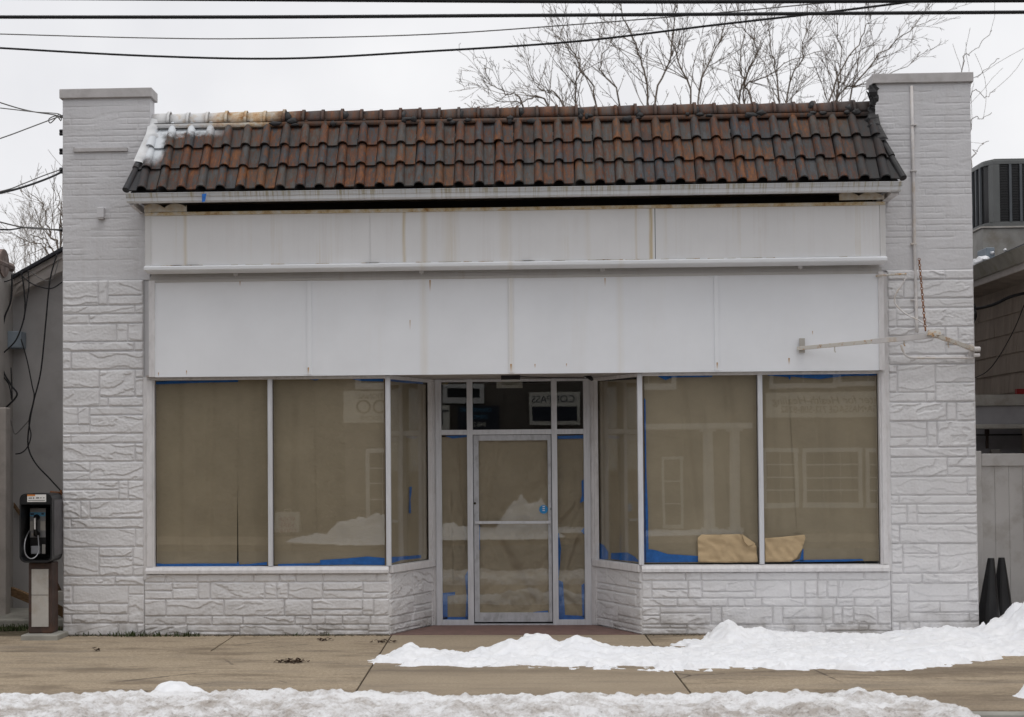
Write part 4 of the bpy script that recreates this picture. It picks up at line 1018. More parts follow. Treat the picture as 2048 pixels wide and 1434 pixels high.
hood = MB(); o1 = rrect(hx0, hx1, hz0, hz1, .065); i1 = rrect(hx0+.016, hx1-.016, hz0+.018, hz1-.018, .05); m = len(o1)
yf, ybk = -.56, -.20
V = [(x, yf, z) for x, z in o1]+[(x, ybk, z) for x, z in o1]+[(x, yf, z) for x, z in i1]+[(x, ybk-.02, z) for x, z in i1]
Fs = []
for i in range(m):
    j = (i+1) % m
    Fs += [(i, m+i, m+j, j), (i, j, 2*m+j, 2*m+i), (2*m+i, 2*m+j, 3*m+j, 3*m+i)]
Fs += [tuple(range(3*m, 4*m)), tuple(reversed(range(m, 2*m)))]
hood.add(V, Fs); hood.build('hood', M['black'], ph)
sidep = MB(); xs_ = hx1+.0015
sidep.box(hx1-.0005, hx1+.004, yf+.06, ybk-.0, hz0+.07, hz1-.07); sidep.build('hood_side', simple('scuffed_side', (.10, .095, .10), .5, .3, var=.3, scale=7), ph)
hd = MB().box(hx0+.014, hx1-.014, yf+.004, yf+.03, Z(1010, yf, 70), hz1-.018).build('header', M['black'], ph)
hs = MB().box(X(54, yf, 1000), X(92, yf, 1000), yf-.003, yf+.003, Z(1005, yf, 70), Z(990, yf, 70)).build('header_sign', M['white'], hd)
MB().box(X(54, yf, 1000), X(70, yf, 1000), yf-.006, yf-.0035, Z(993, yf, 70), Z(990, yf, 70)).build('orange_strip', M['orange'], hd)
mk = MB()
for a, b_, c_, d_ in ((57, 64, 998, 996), (66, 68, 999, 995.5), (72, 78, 998, 995.5), (80, 83, 997.5, 996), (86, 89, 997.5, 996), (56, 90, 1002.5, 1001.4)):
    mk.box(X(a, yf, 1000), X(b_, yf, 1000), yf-.006, yf-.0035, Z(c_, yf, 70), Z(d_, yf, 70))
mk.build('sign_mark', M['grey_cable'], hd)
yp = -.36
PXp = lambda px: X(px, yp, 1060)
PZp = lambda py: Z(py, yp, 74)
tel = MB().box(PXp(59), PXp(92), yp, -.225, PZp(1112), PZp(1017)).build('telephone', M['black'], ph, bevel=.006)
MB().box(PXp(59.5), PXp(91.5), yp-.006, yp-.001, PZp(1077), PZp(1017.5)).build('face_plate', M['steel'], tel, bevel=.002)
MB().box(PXp(60), PXp(91), yp-.009, yp-.0065, PZp(1034), PZp(1026)).build('blue_strip', M['bluelabel'], tel)
lb = MB().box(PXp(60), PXp(70), yp-.0092, yp-.0065, PZp(1063), PZp(1044)).box(PXp(81), PXp(91), yp-.0092, yp-.0065, PZp(1063), PZp(1044)).build_each('instruction_card', M['plate'], tel)
MB().box(PXp(61), PXp(68), yp-.010, yp-.0095, PZp(1031.5), PZp(1027.5)).box(PXp(83), PXp(88), yp-.010, yp-.0095, PZp(1031), PZp(1027)).build_each('blue_mark', M['darkink'], tel)
MB().box(PXp(63), PXp(68), yp-.010, yp-.0068, PZp(1073), PZp(1067.5)).build('coin_slot', M['plate'], tel)
MB().box(PXp(62), PXp(80), yp-.008, yp+.001, PZp(1110), PZp(1094)).build('coin_return', M['steel_light'], tel, bevel=.003)
MB().box(PXp(84), PXp(91), yp-.008, yp+.001, PZp(1110), PZp(1091)).build('vault_door', M['plate'], tel, bevel=.003)
hnd = smooth_path([(PXp(74), yp-.015, PZp(1036)), (PXp(74), yp-.055, PZp(1040)), (PXp(74), yp-.06, PZp(1052)), (PXp(74), yp-.055, PZp(1064)), (PXp(74.5), yp-.02, PZp(1070))], 5)
MB().tube(hnd, [.035, .034, .03, .026, .022, .021]+[.02]*9+[.021, .024, .03, .034, .036, .036], 10).build('handset', M['black'], tel, smooth=True)
MB().box(PXp(72.2), PXp(76), yp-.085, yp-.078, PZp(1060), PZp(1037)).build('handset_highlight', M['white'], tel, bevel=.003)  # pale bar standing in for the silver highlight on the black handset
_c = lambda px, py, y: tuple(at(px, py, y))
cr = smooth_path([_c(75.5, 1072, yp-.04), _c(77, 1090, yp-.06), _c(77, 1106, yp-.09), _c(70, 1117, yp-.13), _c(60, 1120, yp-.16), _c(51, 1112, yp-.17), _c(48, 1098, yp-.17), _c(50, 1082, yp-.14), _c(56, 1067, yp-.05), (PXp(60), yp, PZp(1062))], 5)
MB().tube(cr, .0075, 8).build('cord', M['steel'], tel, smooth=True)

ph.location += Vector((-.062, .2, .0))
# ------------------------------------------------------------------ the alley on the phone side: neighbour building, wires, junk
YW = 2.2
nb = empty('alley_building', at(60, 1000, YW), 'grey rendered neighbour building with a sloping roof edge beyond the pay phone', 'building')
wx0 = X(27, YW, 900); wx1 = X(126, YW, 900)+1.2
wp = [(wx0-.05, -.1), (wx1, -.1), (wx1, Z(500, YW, 126)+.45), (wx0-.05, Z(568, YW, 27))]
MB().plate(wp, YW, YW+4).build('gable_wall', M['greywall'], nb)
def slab_strip(px0, y0t, y0b, px1, y1t, y1b, Ya_, Yb_, nm, mt, par):
    a = at(px0, y0t, Ya_); b = at(px0, y0b, Ya_); c = at(px1, y1b, Ya_); d = at(px1, y1t, Ya_)
    return MB().plate([(b.x, b.z), (c.x, c.z), (d.x, d.z), (a.x, a.z)], Ya_, Yb_).build(nm, mt, par)
slab_strip(24, 559, 592, 190, 466, 508, YW-.16, YW+3.9, 'rake_board', M['rake'], nb)
slab_strip(24, 556, 571, 190, 463, 479, YW-.20, YW-.165, 'rake_moulding', M['rake'], nb)
slab_strip(22, 551, 557, 190, 456, 463.5, YW-.28, YW+3.9, 'roof_edge', M['shingleroof'], nb)
nb2 = empty('side_building', at(5, 1100, YW), 'pale neighbour building end wall with a tile coping at the picture edge', 'building')
xe_ = X(26, YW, 900)
MB().box(xe_-4, xe_, -.2, YW+.15, -.1, Z(545, YW, 20)).build('end_wall', M['palewall'], nb2)
a = at(22, 520, YW-.2)
MB().box(xe_-4, xe_-.02, .2, YW+.05, Z(545, YW, 20)+.002, Z(512, 1.6, 20)).build('parapet', M['palewall'], nb2, bevel=.05)
cpm = MB(); zc0 = Z(508, 1.2, 10)
for k in range(5):
    cpm.tube([(xe_-.12-.18*k*.0-3, .4+.36*k, zc0), (xe_+.02, .4+.36*k, zc0-.02)], [.17, .17], 14)
cpm.tube([(xe_-.03, .2, zc0-.0), (xe_-.03, YW, zc0-.03)], .06, 10)
cpm.build('coping', M['coping'], nb2, smooth=False)
pc = empty('corner_pipe', at(8, 1240, 1.5), 'pale square post against the end wall with cables running out of its top', 'pipe')
MB().box(X(-4, 1.5, 1000), X(16, 1.5, 1000), 1.42, 1.6, 0, Z(815, 1.5, 10)).build('post', M['rake'], pc, bevel=.015)
dp = empty('drain_pipe', at(40, 560, YW-.3), 'thin pale downpipe curving from the roof edge down the grey wall', 'pipe')
MB().tube(smooth_path([at(46, 566, YW-.22), at(34, 576, YW-.2), at(24, 596, YW-.15), at(16, 630, YW-.1), at(9, 680, YW-.1), at(6, 815, YW-.1)], 5), .022, 8).build('pipe', M['rake'], dp, smooth=True)
mt_ = empty('electric_meter', at(25, 678, YW-.1), 'blue grey electric meter box fixed high on the grey wall', 'meter')
p = at(25, 678, YW-.1)
MB().box(X(14, YW-.2, 678), X(42, YW-.2, 678), YW-.2, YW-.002, Z(696, YW-.2, 25), Z(662, YW-.2, 25)).build('box', M['meter'], mt_, bevel=.01)
MB().box(X(6, YW-.15, 678), X(13.5, YW-.15, 678), YW-.14, YW-.002, Z(694, YW-.2, 25), Z(664, YW-.2, 25)).build('side_cover', M['meter'], mt_, bevel=.008)
def cable(nm, pts, r, mt, lab, grp='cables hanging in the alley beside the phone', sm=6, cat='cable'):
    o = MB().tube(smooth_path(pts, sm), r, 6).build(nm, mt, None, smooth=True)
    return tag(o, lab, cat, grp)
yw = YW-.32
def wp_(pts, Y=yw): return [at(x, y, Y) for x, y in pts]
cable('alley_cable', wp_([(24, 548), (22, 600), (8, 640), (2, 700), (6, 740), (22, 770), (34, 790), (12, 815)]), .012, M['black_cable'], 'thick black cable looping off the corner above the pale post')
cable('alley_cable', wp_([(43, 542), (48, 580), (50, 610), (47, 640), (32, 680), (8, 705)]), .010, M['black_cable'], 'black cable falling from the roof edge to the meter box')
cable('alley_cable', wp_([(56, 540), (58, 570), (54, 600), (48, 640)]), .008, M['black_cable'], 'short black cable joining another just under the roof edge')
cable('alley_cable', wp_([(114, 508), (100, 560), (92, 640), (82, 740), (68, 800), (60, 840), (56, 890), (70, 925), (100, 958), (122, 982)]), .010, M['black_cable'], 'long black cable dropping down the grey wall to the pier edge')
cable('alley_cable', wp_([(38, 545), (60, 565), (85, 575), (105, 576), (126, 563)]), .008, M['black_cable'], 'black cable drooping across the rake board to the pier')
cable('alley_cable', wp_([(62, 543), (78, 555), (95, 562), (108, 552), (118, 515)]), .006, M['grey_cable'], 'thin grey cable slack beneath the roof edge')
cable('alley_cable', wp_([(42, 678), (54, 720), (64, 770), (68, 795), (58, 842), (62, 870), (56, 892), (44, 905), (31, 908)]), .008, M['black_cable'], 'black cable curving away from the meter and ending low on the wall')
cable('alley_cable', wp_([(0, 565), (20, 560), (40, 545)]), .007, M['black_cable'], 'short black cable crossing the pale end wall')
cable('alley_cable', wp_([(0, 745), (18, 770), (24, 800), (22, 735)]), .008, M['black_cable'], 'small black hook of cable above the pale post')
cable('alley_cable', wp_([(14, 812), (24, 850), (30, 868), (45, 855), (60, 838)]), .007, M['grey_cable'], 'slack grey loop of cable beside the top of the pale post')
# junk behind the phone
def plank(pts, w, lab, nm='plank'):
    a, b = Vector(pts[0]), Vector(pts[1]); mb = MB(); sq(mb, a, b, .02, w); return tag(mb.build(nm, M['wood'], None, bevel=.003), lab, 'plank', 'old boards behind the pay phone')
plank((at(25, 1183, 1.2), at(66, 1200, .8)), .05, 'rusty brown board jutting from behind the pedestal toward the pale post')
plank((at(97, 1138, .6), at(124, 1195, 1.4)), .035, 'narrow brown board leaning between the phone and the pier')
plank((at(104, 1212, 1.0), at(128, 1226, 1.1)), .06, 'dark low board lying at the foot of the white pier')
tag(plank((at(28, 1010, YW-.05), at(42, 1030, YW-.05)), .03, 'small yellowish board fixed on the wall behind the phone hood'))
jb = MB(); p = at(120, 1192, .3); jb.box(p.x-.04, p.x+.05, .3, .4, p.z-.05, p.z+.05); tag(jb.build('outlet_box', M['plate'], None, bevel=.005), 'small white outlet box near the ground by the pier corner', 'box')
hkx = MB(); hkx.tube([at(101, 984, .02), at(112, 985, -.02), at(124, 986, .1)], .012, 6); hkx.tube([at(122, 980, .05), at(122, 991, .05)], .012, 6)
tag(hkx.build('wall_hook', M['chain'], None), 'small rusty iron hook on the pier edge just above the phone', 'hook')
cable('alley_cable', [at(122, 985, .05), at(115, 1000, 0), at(105, 1020, -.2)], .006, M['black_cable'], 'thin cable from the rusty hook to the phone hood')

# ------------------------------------------------------------------ the neighbour on the bracket side
rb = empty('shingled_building', (6, 3, 0), 'brown shingled neighbour building with a mossy gutter past the bracket-side pier', 'building')
XR = 5.99
zt2 = Z(545, 2.2, 2010)
def onX0(px, py, x): return (hit(px, py, (x, 0, 0), (1, 0, 0)).z+hit(1950, 562, (x, 0, 0), (1, 0, 0)).z)/2
course = MB(); zc_ = Z(790, 3.3, 1960)-.25; hh = .232
k = 0
zE_ = onX0(2048, 516, XR-.42)
while zc_ < zE_-.2:
    lean = .022
    y = -.45+ (k % 2)*.07
    while y < 7:
        w = random.uniform(.10, .22); g = .004
        j = random.uniform(-.003, .003)
        course.add([(XR-lean+j, y+g, zc_), (XR-lean+j, y+w, zc_), (XR, y+w, zc_), (XR, y+g, zc_), (XR-.004, y+g, zc_+hh+.02), (XR-.004, y+w, zc_+hh+.02), (XR+.004, y+w, zc_+hh+.02), (XR+.004, y+g, zc_+hh+.02)], [(0, 1, 2, 3), (0, 4, 5, 1), (0, 3, 7, 4), (1, 5, 6, 2)], random.random())
        y += w
    zc_ += hh; k += 1
q = NT('brown_shingles', .8, .2); q.color(q.mix(q.ramp(q.noise(1, 5, .7, (9, 9, 1.2)), [(.35, 0.), (.7, .7)]), q.ramp(q.attr('rnd'), [(0., (.43, .36, .30)), (1., (.50, .42, .355))]), (.28, .23, .19))); M['shingle'] = q.m
course.build('shingle_wall', M['shingle'], rb, attr='rnd')
MB().plate([(XR+.005, -.1), (XR+8, -.1), (XR+8, zE_-.06), (XR+4, zE_+1.9), (XR+.005, zE_-.06)], -.45, 7).build('wall_core', M['shingle'], rb)
# eave line: through pixels (1945, 570)-(2048, 522) on a plane X = XR - .35
def onX(px, py, x): return hit(px, py, (x, 0, 0), (1, 0, 0))
XE_ = XR-.42
ea = onX(2048, 516, XE_); zE = (ea.z+onX(1950, 562, XE_).z)/2
yE0, yE1 = -.6, 7.0
MB().hexa([(XE_, yE0, zE-.06), (XR+.02, yE0, zE-.10), (XR+.02, yE1, zE-.10), (XE_, yE1, zE-.06), (XE_, yE0, zE-.03), (XR+.02, yE0, zE-.05), (XR+.02, yE1, zE-.05), (XE_, yE1, zE-.03)]).build('eave_soffit', M['soffit'], rb)
MB().box(XE_-.02, XE_, yE0, yE1, zE-.10, zE+.06).build('eave_board', M['rake'], rb)
MB().hexa([(XE_-.05, yE0, zE-.03), (XE_-.021, yE0, zE-.03), (XE_-.021, yE1, zE-.03), (XE_-.05, yE1, zE-.03), (XE_-.14, yE0, zE+.11), (XE_-.021, yE0, zE+.11), (XE_-.021, yE1, zE+.11), (XE_-.14, yE1, zE+.11)]).build('eave_gutter', M['oldgutter'], rb)
tp = math.tan(R(24))
def roofz(x): return zE+.10+(x-XE_)*tp
MB().hexa([(XE_-.05, yE0, roofz(XE_-.05)), (XR+4, yE0, roofz(XR+4)), (XR+4, yE1, roofz(XR+4)), (XE_-.05, yE1, roofz(XE_-.05)), (XE_-.05, yE0, roofz(XE_-.05)+.05), (XR+4, yE0, roofz(XR+4)+.05), (XR+4, yE1, roofz(XR+4)+.05), (XE_-.05, yE1, roofz(XE_-.05)+.05)]).hexa([(XR+4, yE0, roofz(XR+4)), (XR+8.4, yE0, roofz(XE_-.05)), (XR+8.4, yE1, roofz(XE_-.05)), (XR+4, yE1, roofz(XR+4)), (XR+4, yE0, roofz(XR+4)+.05), (XR+8.4, yE0, roofz(XE_-.05)+.05), (XR+8.4, yE1, roofz(XE_-.05)+.05), (XR+4, yE1, roofz(XR+4)+.05)]).build('roof', M['shingleroof'], rb)
# AC unit on a sheet metal curb
Yc = 2.55
cz0, cz1 = Z(512, Yc, 2000), Z(456, Yc, 2000)
cb = empty('roof_curb', at(1962, 500, Yc), 'stained galvanised metal curb on the sloping roof beneath the condenser', 'curb')
cxl = X(1965, Yc, 480)
MB().box(cxl, cxl+1.1, Yc, Yc+.95, cz0-.35, cz1).build('curb_box', M['curb'], cb, bevel=.006)
MB().box(cxl-.02, cxl+1.12, Yc-.02, Yc+.97, cz1+.001, cz1+.02).build('curb_cap', M['plate'], cb)
blk = MB(); blk.box(cxl-.07, cxl+.03, Yc-.35, Yc-.012, cz0-.32, cz0+.06); blk.build('support_block', M['meter'], cb, bevel=.01)
ac = empty('air_conditioner', at(1960, 450, Yc), 'large grey outdoor air conditioning condenser standing on the neighbour roof', 'air conditioner')
az0, az1 = cz1+.021, Z(316, Yc, 2000)
ax0 = X(1957, Yc+.3, 400); axc = X(1990, Yc+.04, 400); ax1 = axc+1.0
plan = [(ax0, Yc+.85), (ax0, Yc+.30), (ax0+.02, Yc+.16), (ax0+.07, Yc+.08), (axc-.02, Yc+.035), (axc+.06, Yc+.03), (ax1, Yc+.03), (ax1, Yc+.85)]
def ring(mb, pl, z0, z1, a=0):
    n = len(pl); mb.add([(x, y, z0) for x, y in pl]+[(x, y, z1) for x, y in pl], [tuple(reversed(range(n))), tuple(range(n, 2*n))]+[(i, n+i, n+(i+1) % n, (i+1) % n)[::-1] for i in range(n)], a)
def off(pl, d):
    cx_ = sum(p[0] for p in pl)/len(pl); cy_ = sum(p[1] for p in pl)/len(pl)
    return [(x+(d if x > cx_ else -d), y+(d if y > cy_ else -d)) for x, y in pl]
core = MB(); ring(core, off(plan, -.02), az0+.02, az1-.02); core.build('coil', M['black'], ac)
tpm = MB(); ring(tpm, plan, az1-.07, az1-.02); ring(tpm, off(plan, -.03), az1-.02, az1+.005); ring(tpm, plan, az0, az0+.06); tpm.build('casing', M['ac'], ac, bevel=.006)
cp = MB(); ring(cp, [(ax0+.06, Yc+.085), (axc-.02, Yc+.034), (axc+.055, Yc+.029), (axc+.055, Yc+.1), (ax0+.07, Yc+.15)], az0+.06, az1-.07); cp.build('corner_post', M['ac'], ac)
sl_ = MB()
for k in range(7): x = axc+.17+k*.125; sl_.box(x, x+.028, Yc+.026, Yc+.05, az0+.06, az1-.07)
for k in range(4): y = Yc+.24+k*.15; sl_.box(ax0-.004, ax0+.02, y, y+.02, az0+.06, az1-.07)
sl_.build('grille_bars', simple('ac_bars', (.10, .11, .12), .45, .4), ac)
dv = MB()
for k in range(22): z = az0+.09+k*(az1-az0-.18)/21; dv.box(axc+.06, ax1-.02, Yc+.036, Yc+.046, z, z+.004)
dv.build('wire_guard', simple('ac_wire', (.03, .03, .032), .5, .4), ac)
sn = MB(); blob(sn, at(1958, 530, Yc-.3), (.10, .25, .09), 9, 16, 10); tag(sn.build('roof_snow', M['snow'], None, smooth=True), None, None, None, 'stuff')
sn = MB(); blob(sn, at(1985, 506, Yc-.35), (.025, .03, .02), 10); blob(sn, at(2010, 500, Yc-.35), (.018, .03, .015), 11); tag(sn.build('roof_snow', M['snow'], None, smooth=True), None, None, None, 'stuff')
# lean-to with a beam, and what hangs from it
lt = empty('shed_front', at(2000, 820, 1.2), 'grey boarded shed front with a fascia beam under the shingled wall', 'shed')
Yl = 1.2
MB().box(X(1940, Yl, 800), X(2300, Yl, 800), Yl, Yl+.4, Z(811, Yl, 2000), Z(789, Yl, 2000)).build('top_board', M['curb'], lt)
MB().box(X(1940, Yl, 800), X(2300, Yl, 800), Yl+.03, Yl+.3, Z(848, Yl, 2000), Z(811.5, Yl, 2000)).build('fascia_board', M['beam'], lt)
MB().box(X(1940, Yl, 800), X(2300, Yl, 800), Yl-.02, Yl+.10, Z(858, Yl, 2000), Z(848.5, Yl, 2000)).build('trough', M['curb'], lt, bevel=.012)
MB().box(X(1940, Yl, 800), X(2300, Yl, 800), Yl+.7, Yl+.8, -.1, Z(850, Yl, 2000)).build('back_wall', simple('dim_grey_wall', (.42, .42, .45), .7), lt)
MB().box(X(1940, Yl+.6, 870), X(2300, Yl+.6, 870), Yl+.66, Yl+.69, Z(871, Yl+.6, 2000), Z(868, Yl+.6, 2000)).build('batten', M['black'], lt)
hp = MB(); p = at(1974, 878, Yl+.3); hp.cyl((p.x, p.y, Z(897, Yl+.3, 1974)), (p.x, p.y, Z(872, Yl+.3, 1974)), .017, n=10); hp.cyl((p.x, p.y, Z(872, Yl+.3, 1974)), (p.x, p.y, Z(856, Yl+.3, 1974)), .026, n=10); tag(hp.build('hanging_pipe', M['rustbrown'], None), 'short rusty pipe hanging below the grey beam', 'pipe')
mbx_ = MB(); p = at(1992, 904, Yl+.2); mbx_.box(p.x-.055, p.x+.055, Yl+.2, Yl+.26, p.z-.03, p.z+.03); o = mbx_.build('wall_cover', M['curb'], None, bevel=.01); tag(o, 'small grey cover plate just above the white fence', 'cover')
rd = MB(); p = at(2040, 783, 1.6); rd.box(p.x-.05, p.x+.2, 1.55, 1.62, p.z-.03, p.z+.03); tag(rd.build('red_sign', simple('red_paint', (.35, .03, .03), .5), None), 'sliver of a red sign at the end of the grey beam', 'sign')
cable('service_cable', [at(1946, 618, 1.3), at(1965, 615, 1.35), at(1990, 608, 1.3), at(2020, 594, 1.2), at(2060, 584, 1.1)], .018, M['black_cable'], 'thick black cable clipped across the brown shingles', None)
cable('service_cable', [at(1949, 756, 1.4), at(1975, 742, 1.4), at(2000, 710, 1.35), at(2030, 655, 1.3), at(2052, 600, 1.2)], .006, M['black_cable'], 'thin black cable rising diagonally over the brown shingles', None)
bb_ = MB(); p = at(1948, 630, 1.2); blob(bb_, p, (.03, .03, .07), 4); blob(bb_, at(1946, 612, 1.2), (.03, .03, .03), 5); tag(bb_.build('cable_clamp', M['black'], None), 'black cable clamp at the shop corner beside the shingles', 'clamp')
# vinyl fence
fe = empty('vinyl_fence', at(1990, 1200, .75), 'white vinyl privacy fence section between the shop and its shingled neighbour', 'fence')
Yf = .75
MB().box(X(1946, Yf, 1000), X(1961, Yf, 1000), Yf-.06, Yf+.06, -.05, Z(902, Yf, 1955)).build('post', M['vinyl'], fe, bevel=.008)
MB().box(X(1962, Yf, 1000), X(2300, Yf, 1000), Yf-.04, Yf+.04, Z(932, Yf, 2000), Z(907, Yf, 2000)).box(X(1962, Yf, 1000), X(2300, Yf, 1000), Yf-.04, Yf+.04, .05, .2).build_each('rail', M['vinyl'], fe, bevel=.008)
fp = MB(); x = X(1961.5, Yf, 1000)
while x < 7.2: fp.box(x, x+.1485, Yf-.012, Yf+.012, .2, Z(932, Yf, 2000)); x += .15
fp.build('boards', M['vinyl'], fe, bevel=.004)
# two black ribbed cones
def cone_thing(pxa, pya, pxl, pxr, pyb, Y, lab):
    p = at((pxl+pxr)/2, pyb, Y); o = empty('delineator_cone', (p.x, Y, 0), lab, 'cone', 'black cones by the fence')
    top = at(pxa, pya, Y); w = (X(pxr, Y, pyb)-X(pxl, Y, pyb))/2; z0 = min(p.z, .02); n = 24
    mb = MB(); vs = []
    for k, (t, f) in enumerate(((0, 1.0), (.3, .80), (.6, .58), (.9, .34), (.985, .27), (1.0, .24))):
        c = Vector((p.x, Y, z0)).lerp(top, t)
        for j in range(n):
            a = 2*math.pi*j/n; rr_ = w*f*(1 if j % 4 < 2 else .90)
            vs.append((c.x+math.cos(a)*rr_, c.y+math.sin(a)*rr_*.8, c.z))
    mb.add(vs, [(i*n+j, i*n+(j+1) % n, (i+1)*n+(j+1) % n, (i+1)*n+j) for i in range(5) for j in range(n)]+[tuple(range(5*n, 6*n))])
    mb.build('body', M['black'], o)
    b2 = MB(); b2.box(p.x-w*1.02, p.x+w*1.02, Y-w*.85, Y+w*.85, z0-.03, z0+.015); b2.build('base', M['black'], o, bevel=.01)
cone_thing(1982, 1116, 1950, 2002, 1246, .25, 'black tapered plastic cone, the one nearer the shop wall')
cone_thing(2003, 1115, 1980, 2030, 1244, .42, 'black tapered plastic cone, the one half buried in the snow pile')

# ================================================================== GROUND
def struct(name, mb, mt, **k): return tag(mb.build(name, mt, None, **k), None, None, None, 'structure')
xj0, xj1, xj2 = gnd(450, 1283).x, gnd(745, 1330).x, gnd(1330, 1320).x
yj = gnd(560, 1302).y
ykerb = -4.55
struct('ground', MB().box(-160, 160, -170, 160, -.6, -.22), M['soil'])
struct('road', MB().box(-160, 160, -16.1, ykerb, -.5, -.14), M['asphalt'])
struct('sidewalk_base', MB().box(-60, 60, ykerb+.02, .6, -.3, -.014), M['joint'])
sw = MB(); g = .007
for x0, x1, y0, y1 in ((-60, -5.3, ykerb, yj-.016), (-5.29, xj1-g, ykerb, yj-.016), (-60, xj0-g, yj+g, .01), (xj0+g, xj1-g, yj+g, .01), (xj2+g, 4.9, ykerb, .01), (4.91, 60, ykerb, .9)):
    sw.box(x0, x1, y0, y1, -.12, 0)
struct('sidewalk', sw, M['concrete'], bevel=.006)
struct('entrance_apron', MB().box(xj1+g, xj2-g, ykerb, -.002, -.12, .001), M['apron'], bevel=.006)
struct('kerb', MB().box(-60, 60, ykerb-.16, ykerb-.004, -.4, -.005), M['pad'], bevel=.02)
struct('far_sidewalk', MB().box(-60, 60, -19.5, -16.11, -.4, 0), M['concrete'])
struct('far_lawn', MB().box(-60, 60, -60, -19.51, -.4, .02), M['soil'])
struct('alley_ground', MB().box(xL0-8, xL0-.002, .012, YW+.02, -.3, -.004), M['soil'])
struct('alley_step', MB().box(xL0-8, xL0-.05, .9, YW-.005, -.2, .075), M['pad'], bevel=.02)

# ---- snow as height fields
def poly_sd(px, py, poly):
    """signed distance to a closed outline, positive inside"""
    d = np.full(px.shape, 1e9); ins = np.zeros(px.shape, bool); n = len(poly)
    for i in range(n):
        x0, y0 = poly[i]; x1, y1 = poly[(i+1) % n]
        ex_, ey_ = x1-x0, y1-y0; t = np.clip(((px-x0)*ex_+(py-y0)*ey_)/(ex_*ex_+ey_*ey_+1e-12), 0, 1)
        d = np.minimum(d, np.hypot(px-x0-t*ex_, py-y0-t*ey_))
        c = ((y0 > py) != (y1 > py)) & (px < (x1-x0)*(py-y0)/(y1-y0+1e-12)+x0); ins ^= c
    return np.where(ins, d, -d)
def snow(name, outline, base, mounds, seed, mat, cell=.02, edge=.10, rough=.012, rag=.05, lab=None, zoff=0.0):
    xs = [p[0] for p in outline]; ys = [p[1] for p in outline]
    x = np.arange(min(xs)-.12, max(xs)+.12, cell); y = np.arange(min(ys)-.12, max(ys)+.12, cell)
    XX, YY = np.meshgrid(x, y)
    sd = poly_sd(XX, YY, outline)+rag*fbm(XX*3.2, YY*4.5, seed, 4)+rag*.35*perlin(XX*16, YY*18, seed+2)
    h = base*sstep(0, edge, sd)*(1+.35*fbm(XX*1.5, YY*2, seed+5, 3))
    for (mx, my, sx_, sy_, hh) in mounds:
        d2 = ((XX-mx)/sx_)**2+((YY-my)/sy_)**2
        mm_ = hh*np.exp(-d2)*sstep(-.01, edge*1.3, sd)*(1+.25*fbm(XX*4, YY*4, seed+9, 3))
        h = (np.maximum(h, 0)**4+np.maximum(mm_, 0)**4)**.25
    lump = np.abs(perlin(XX*4.2, YY*5, seed+11))+.45*np.abs(perlin(XX*11, YY*12, seed+13))
    h = h+rough*(lump+.6*fbm(XX*9, YY*9, seed+21, 4))*sstep(.0, edge, sd)
    h = np.where(sd > 0, np.maximum(h, .002), -.012)
    msk = sd > -.03
    cm_ = msk[:-1, :-1] | msk[1:, :-1] | msk[:-1, 1:] | msk[1:, 1:]
    P = np.stack([XX, YY, h+zoff], -1)
    me = grid_mesh(P, name, cm_); bm = bmesh.new(); bm.from_mesh(me)
    bmesh.ops.delete(bm, geom=[v for v in bm.verts if not v.link_faces], context='VERTS'); bm.to_mesh(me); bm.free()
    o = link(name, me, mat, None, smooth=True)
    return tag(o, lab, None, None, 'stuff')
def gp(L): return [(gnd(a, b).x, gnd(a, b).y) for a, b in L]
def mound(px, py_ground, wpx, dy, py_top):
    """a heap standing at a ground pixel, reaching up to the image height py_top"""
    p = gnd(px, py_ground); h = at(px, py_top, p.y).z
    return (p.x, p.y, wpx*(p.y+D0)/F, dy, h)
snow('snow_cover', gp([(735, 1326), (800, 1330), (850, 1332), (1000, 1333), (1140, 1337), (1300, 1337), (1340, 1343), (1370, 1340), (1480, 1335), (1600, 1340), (1680, 1340), (1760, 1340), (1840, 1337), (1900, 1328), (1990, 1318), (2048, 1310), (2120, 1300), (2120, 1272), (1960, 1270), (1880, 1262), (1720, 1272), (1560, 1268), (1440, 1272), (1350, 1290), (1370, 1294), (1310, 1300), (1210, 1303), (1130, 1300), (1060, 1300), (1000, 1304), (960, 1306), (900, 1309), (850, 1303), (800, 1301), (782, 1312)]), .026,
     [mound(1075, 1308, 55, .40, 1272), mound(1160, 1310, 60, .4, 1279), mound(1020, 1310, 40, .3, 1285), mound(1240, 1312, 50, .3, 1297), mound(815, 1312, 26, .30, 1293), mound(965, 1314, 20, .25, 1299), mound(850, 1314, 40, .25, 1302),
      mound(1462, 1283, 42, .36, 1246), mound(1520, 1284, 50, .36, 1263), mound(1600, 1282, 70, .26, 1272), mound(1700, 1280, 70, .26, 1269), mound(1900, 1278, 80, .4, 1258), mound(1990, 1272, 50, .35, 1238), mound(2045, 1274, 50, .5, 1212), mound(2100, 1280, 60, .6, 1215),
      mound(1850, 1306, 200, .4, 1296), mound(1600, 1316, 200, .3, 1308)], 3, M['snow'], .015, .12, .030, .16)
snow('alley_snow', [(5.05, .75), (5.05, -.35), (6.5, -.5), (7.5, -.3), (7.5, .7)], .05, [mound(2048, 1262, 60, .45, 1216), mound(1990, 1262, 30, .3, 1246), mound(2100, 1262, 60, .5, 1212)], 14, M['snow'], .025, .12, .02, .05)
snow('snow_lump', gp([(296, 1392), (320, 1400), (360, 1400), (405, 1392), (416, 1387), (380, 1378), (330, 1376), (300, 1384)]), .03, [mound(335, 1390, 55, .34, 1370), mound(385, 1391, 40, .25, 1377), mound(355, 1390, 30, .25, 1369)], 5, M['snow'], .014, .07, .012, .03)
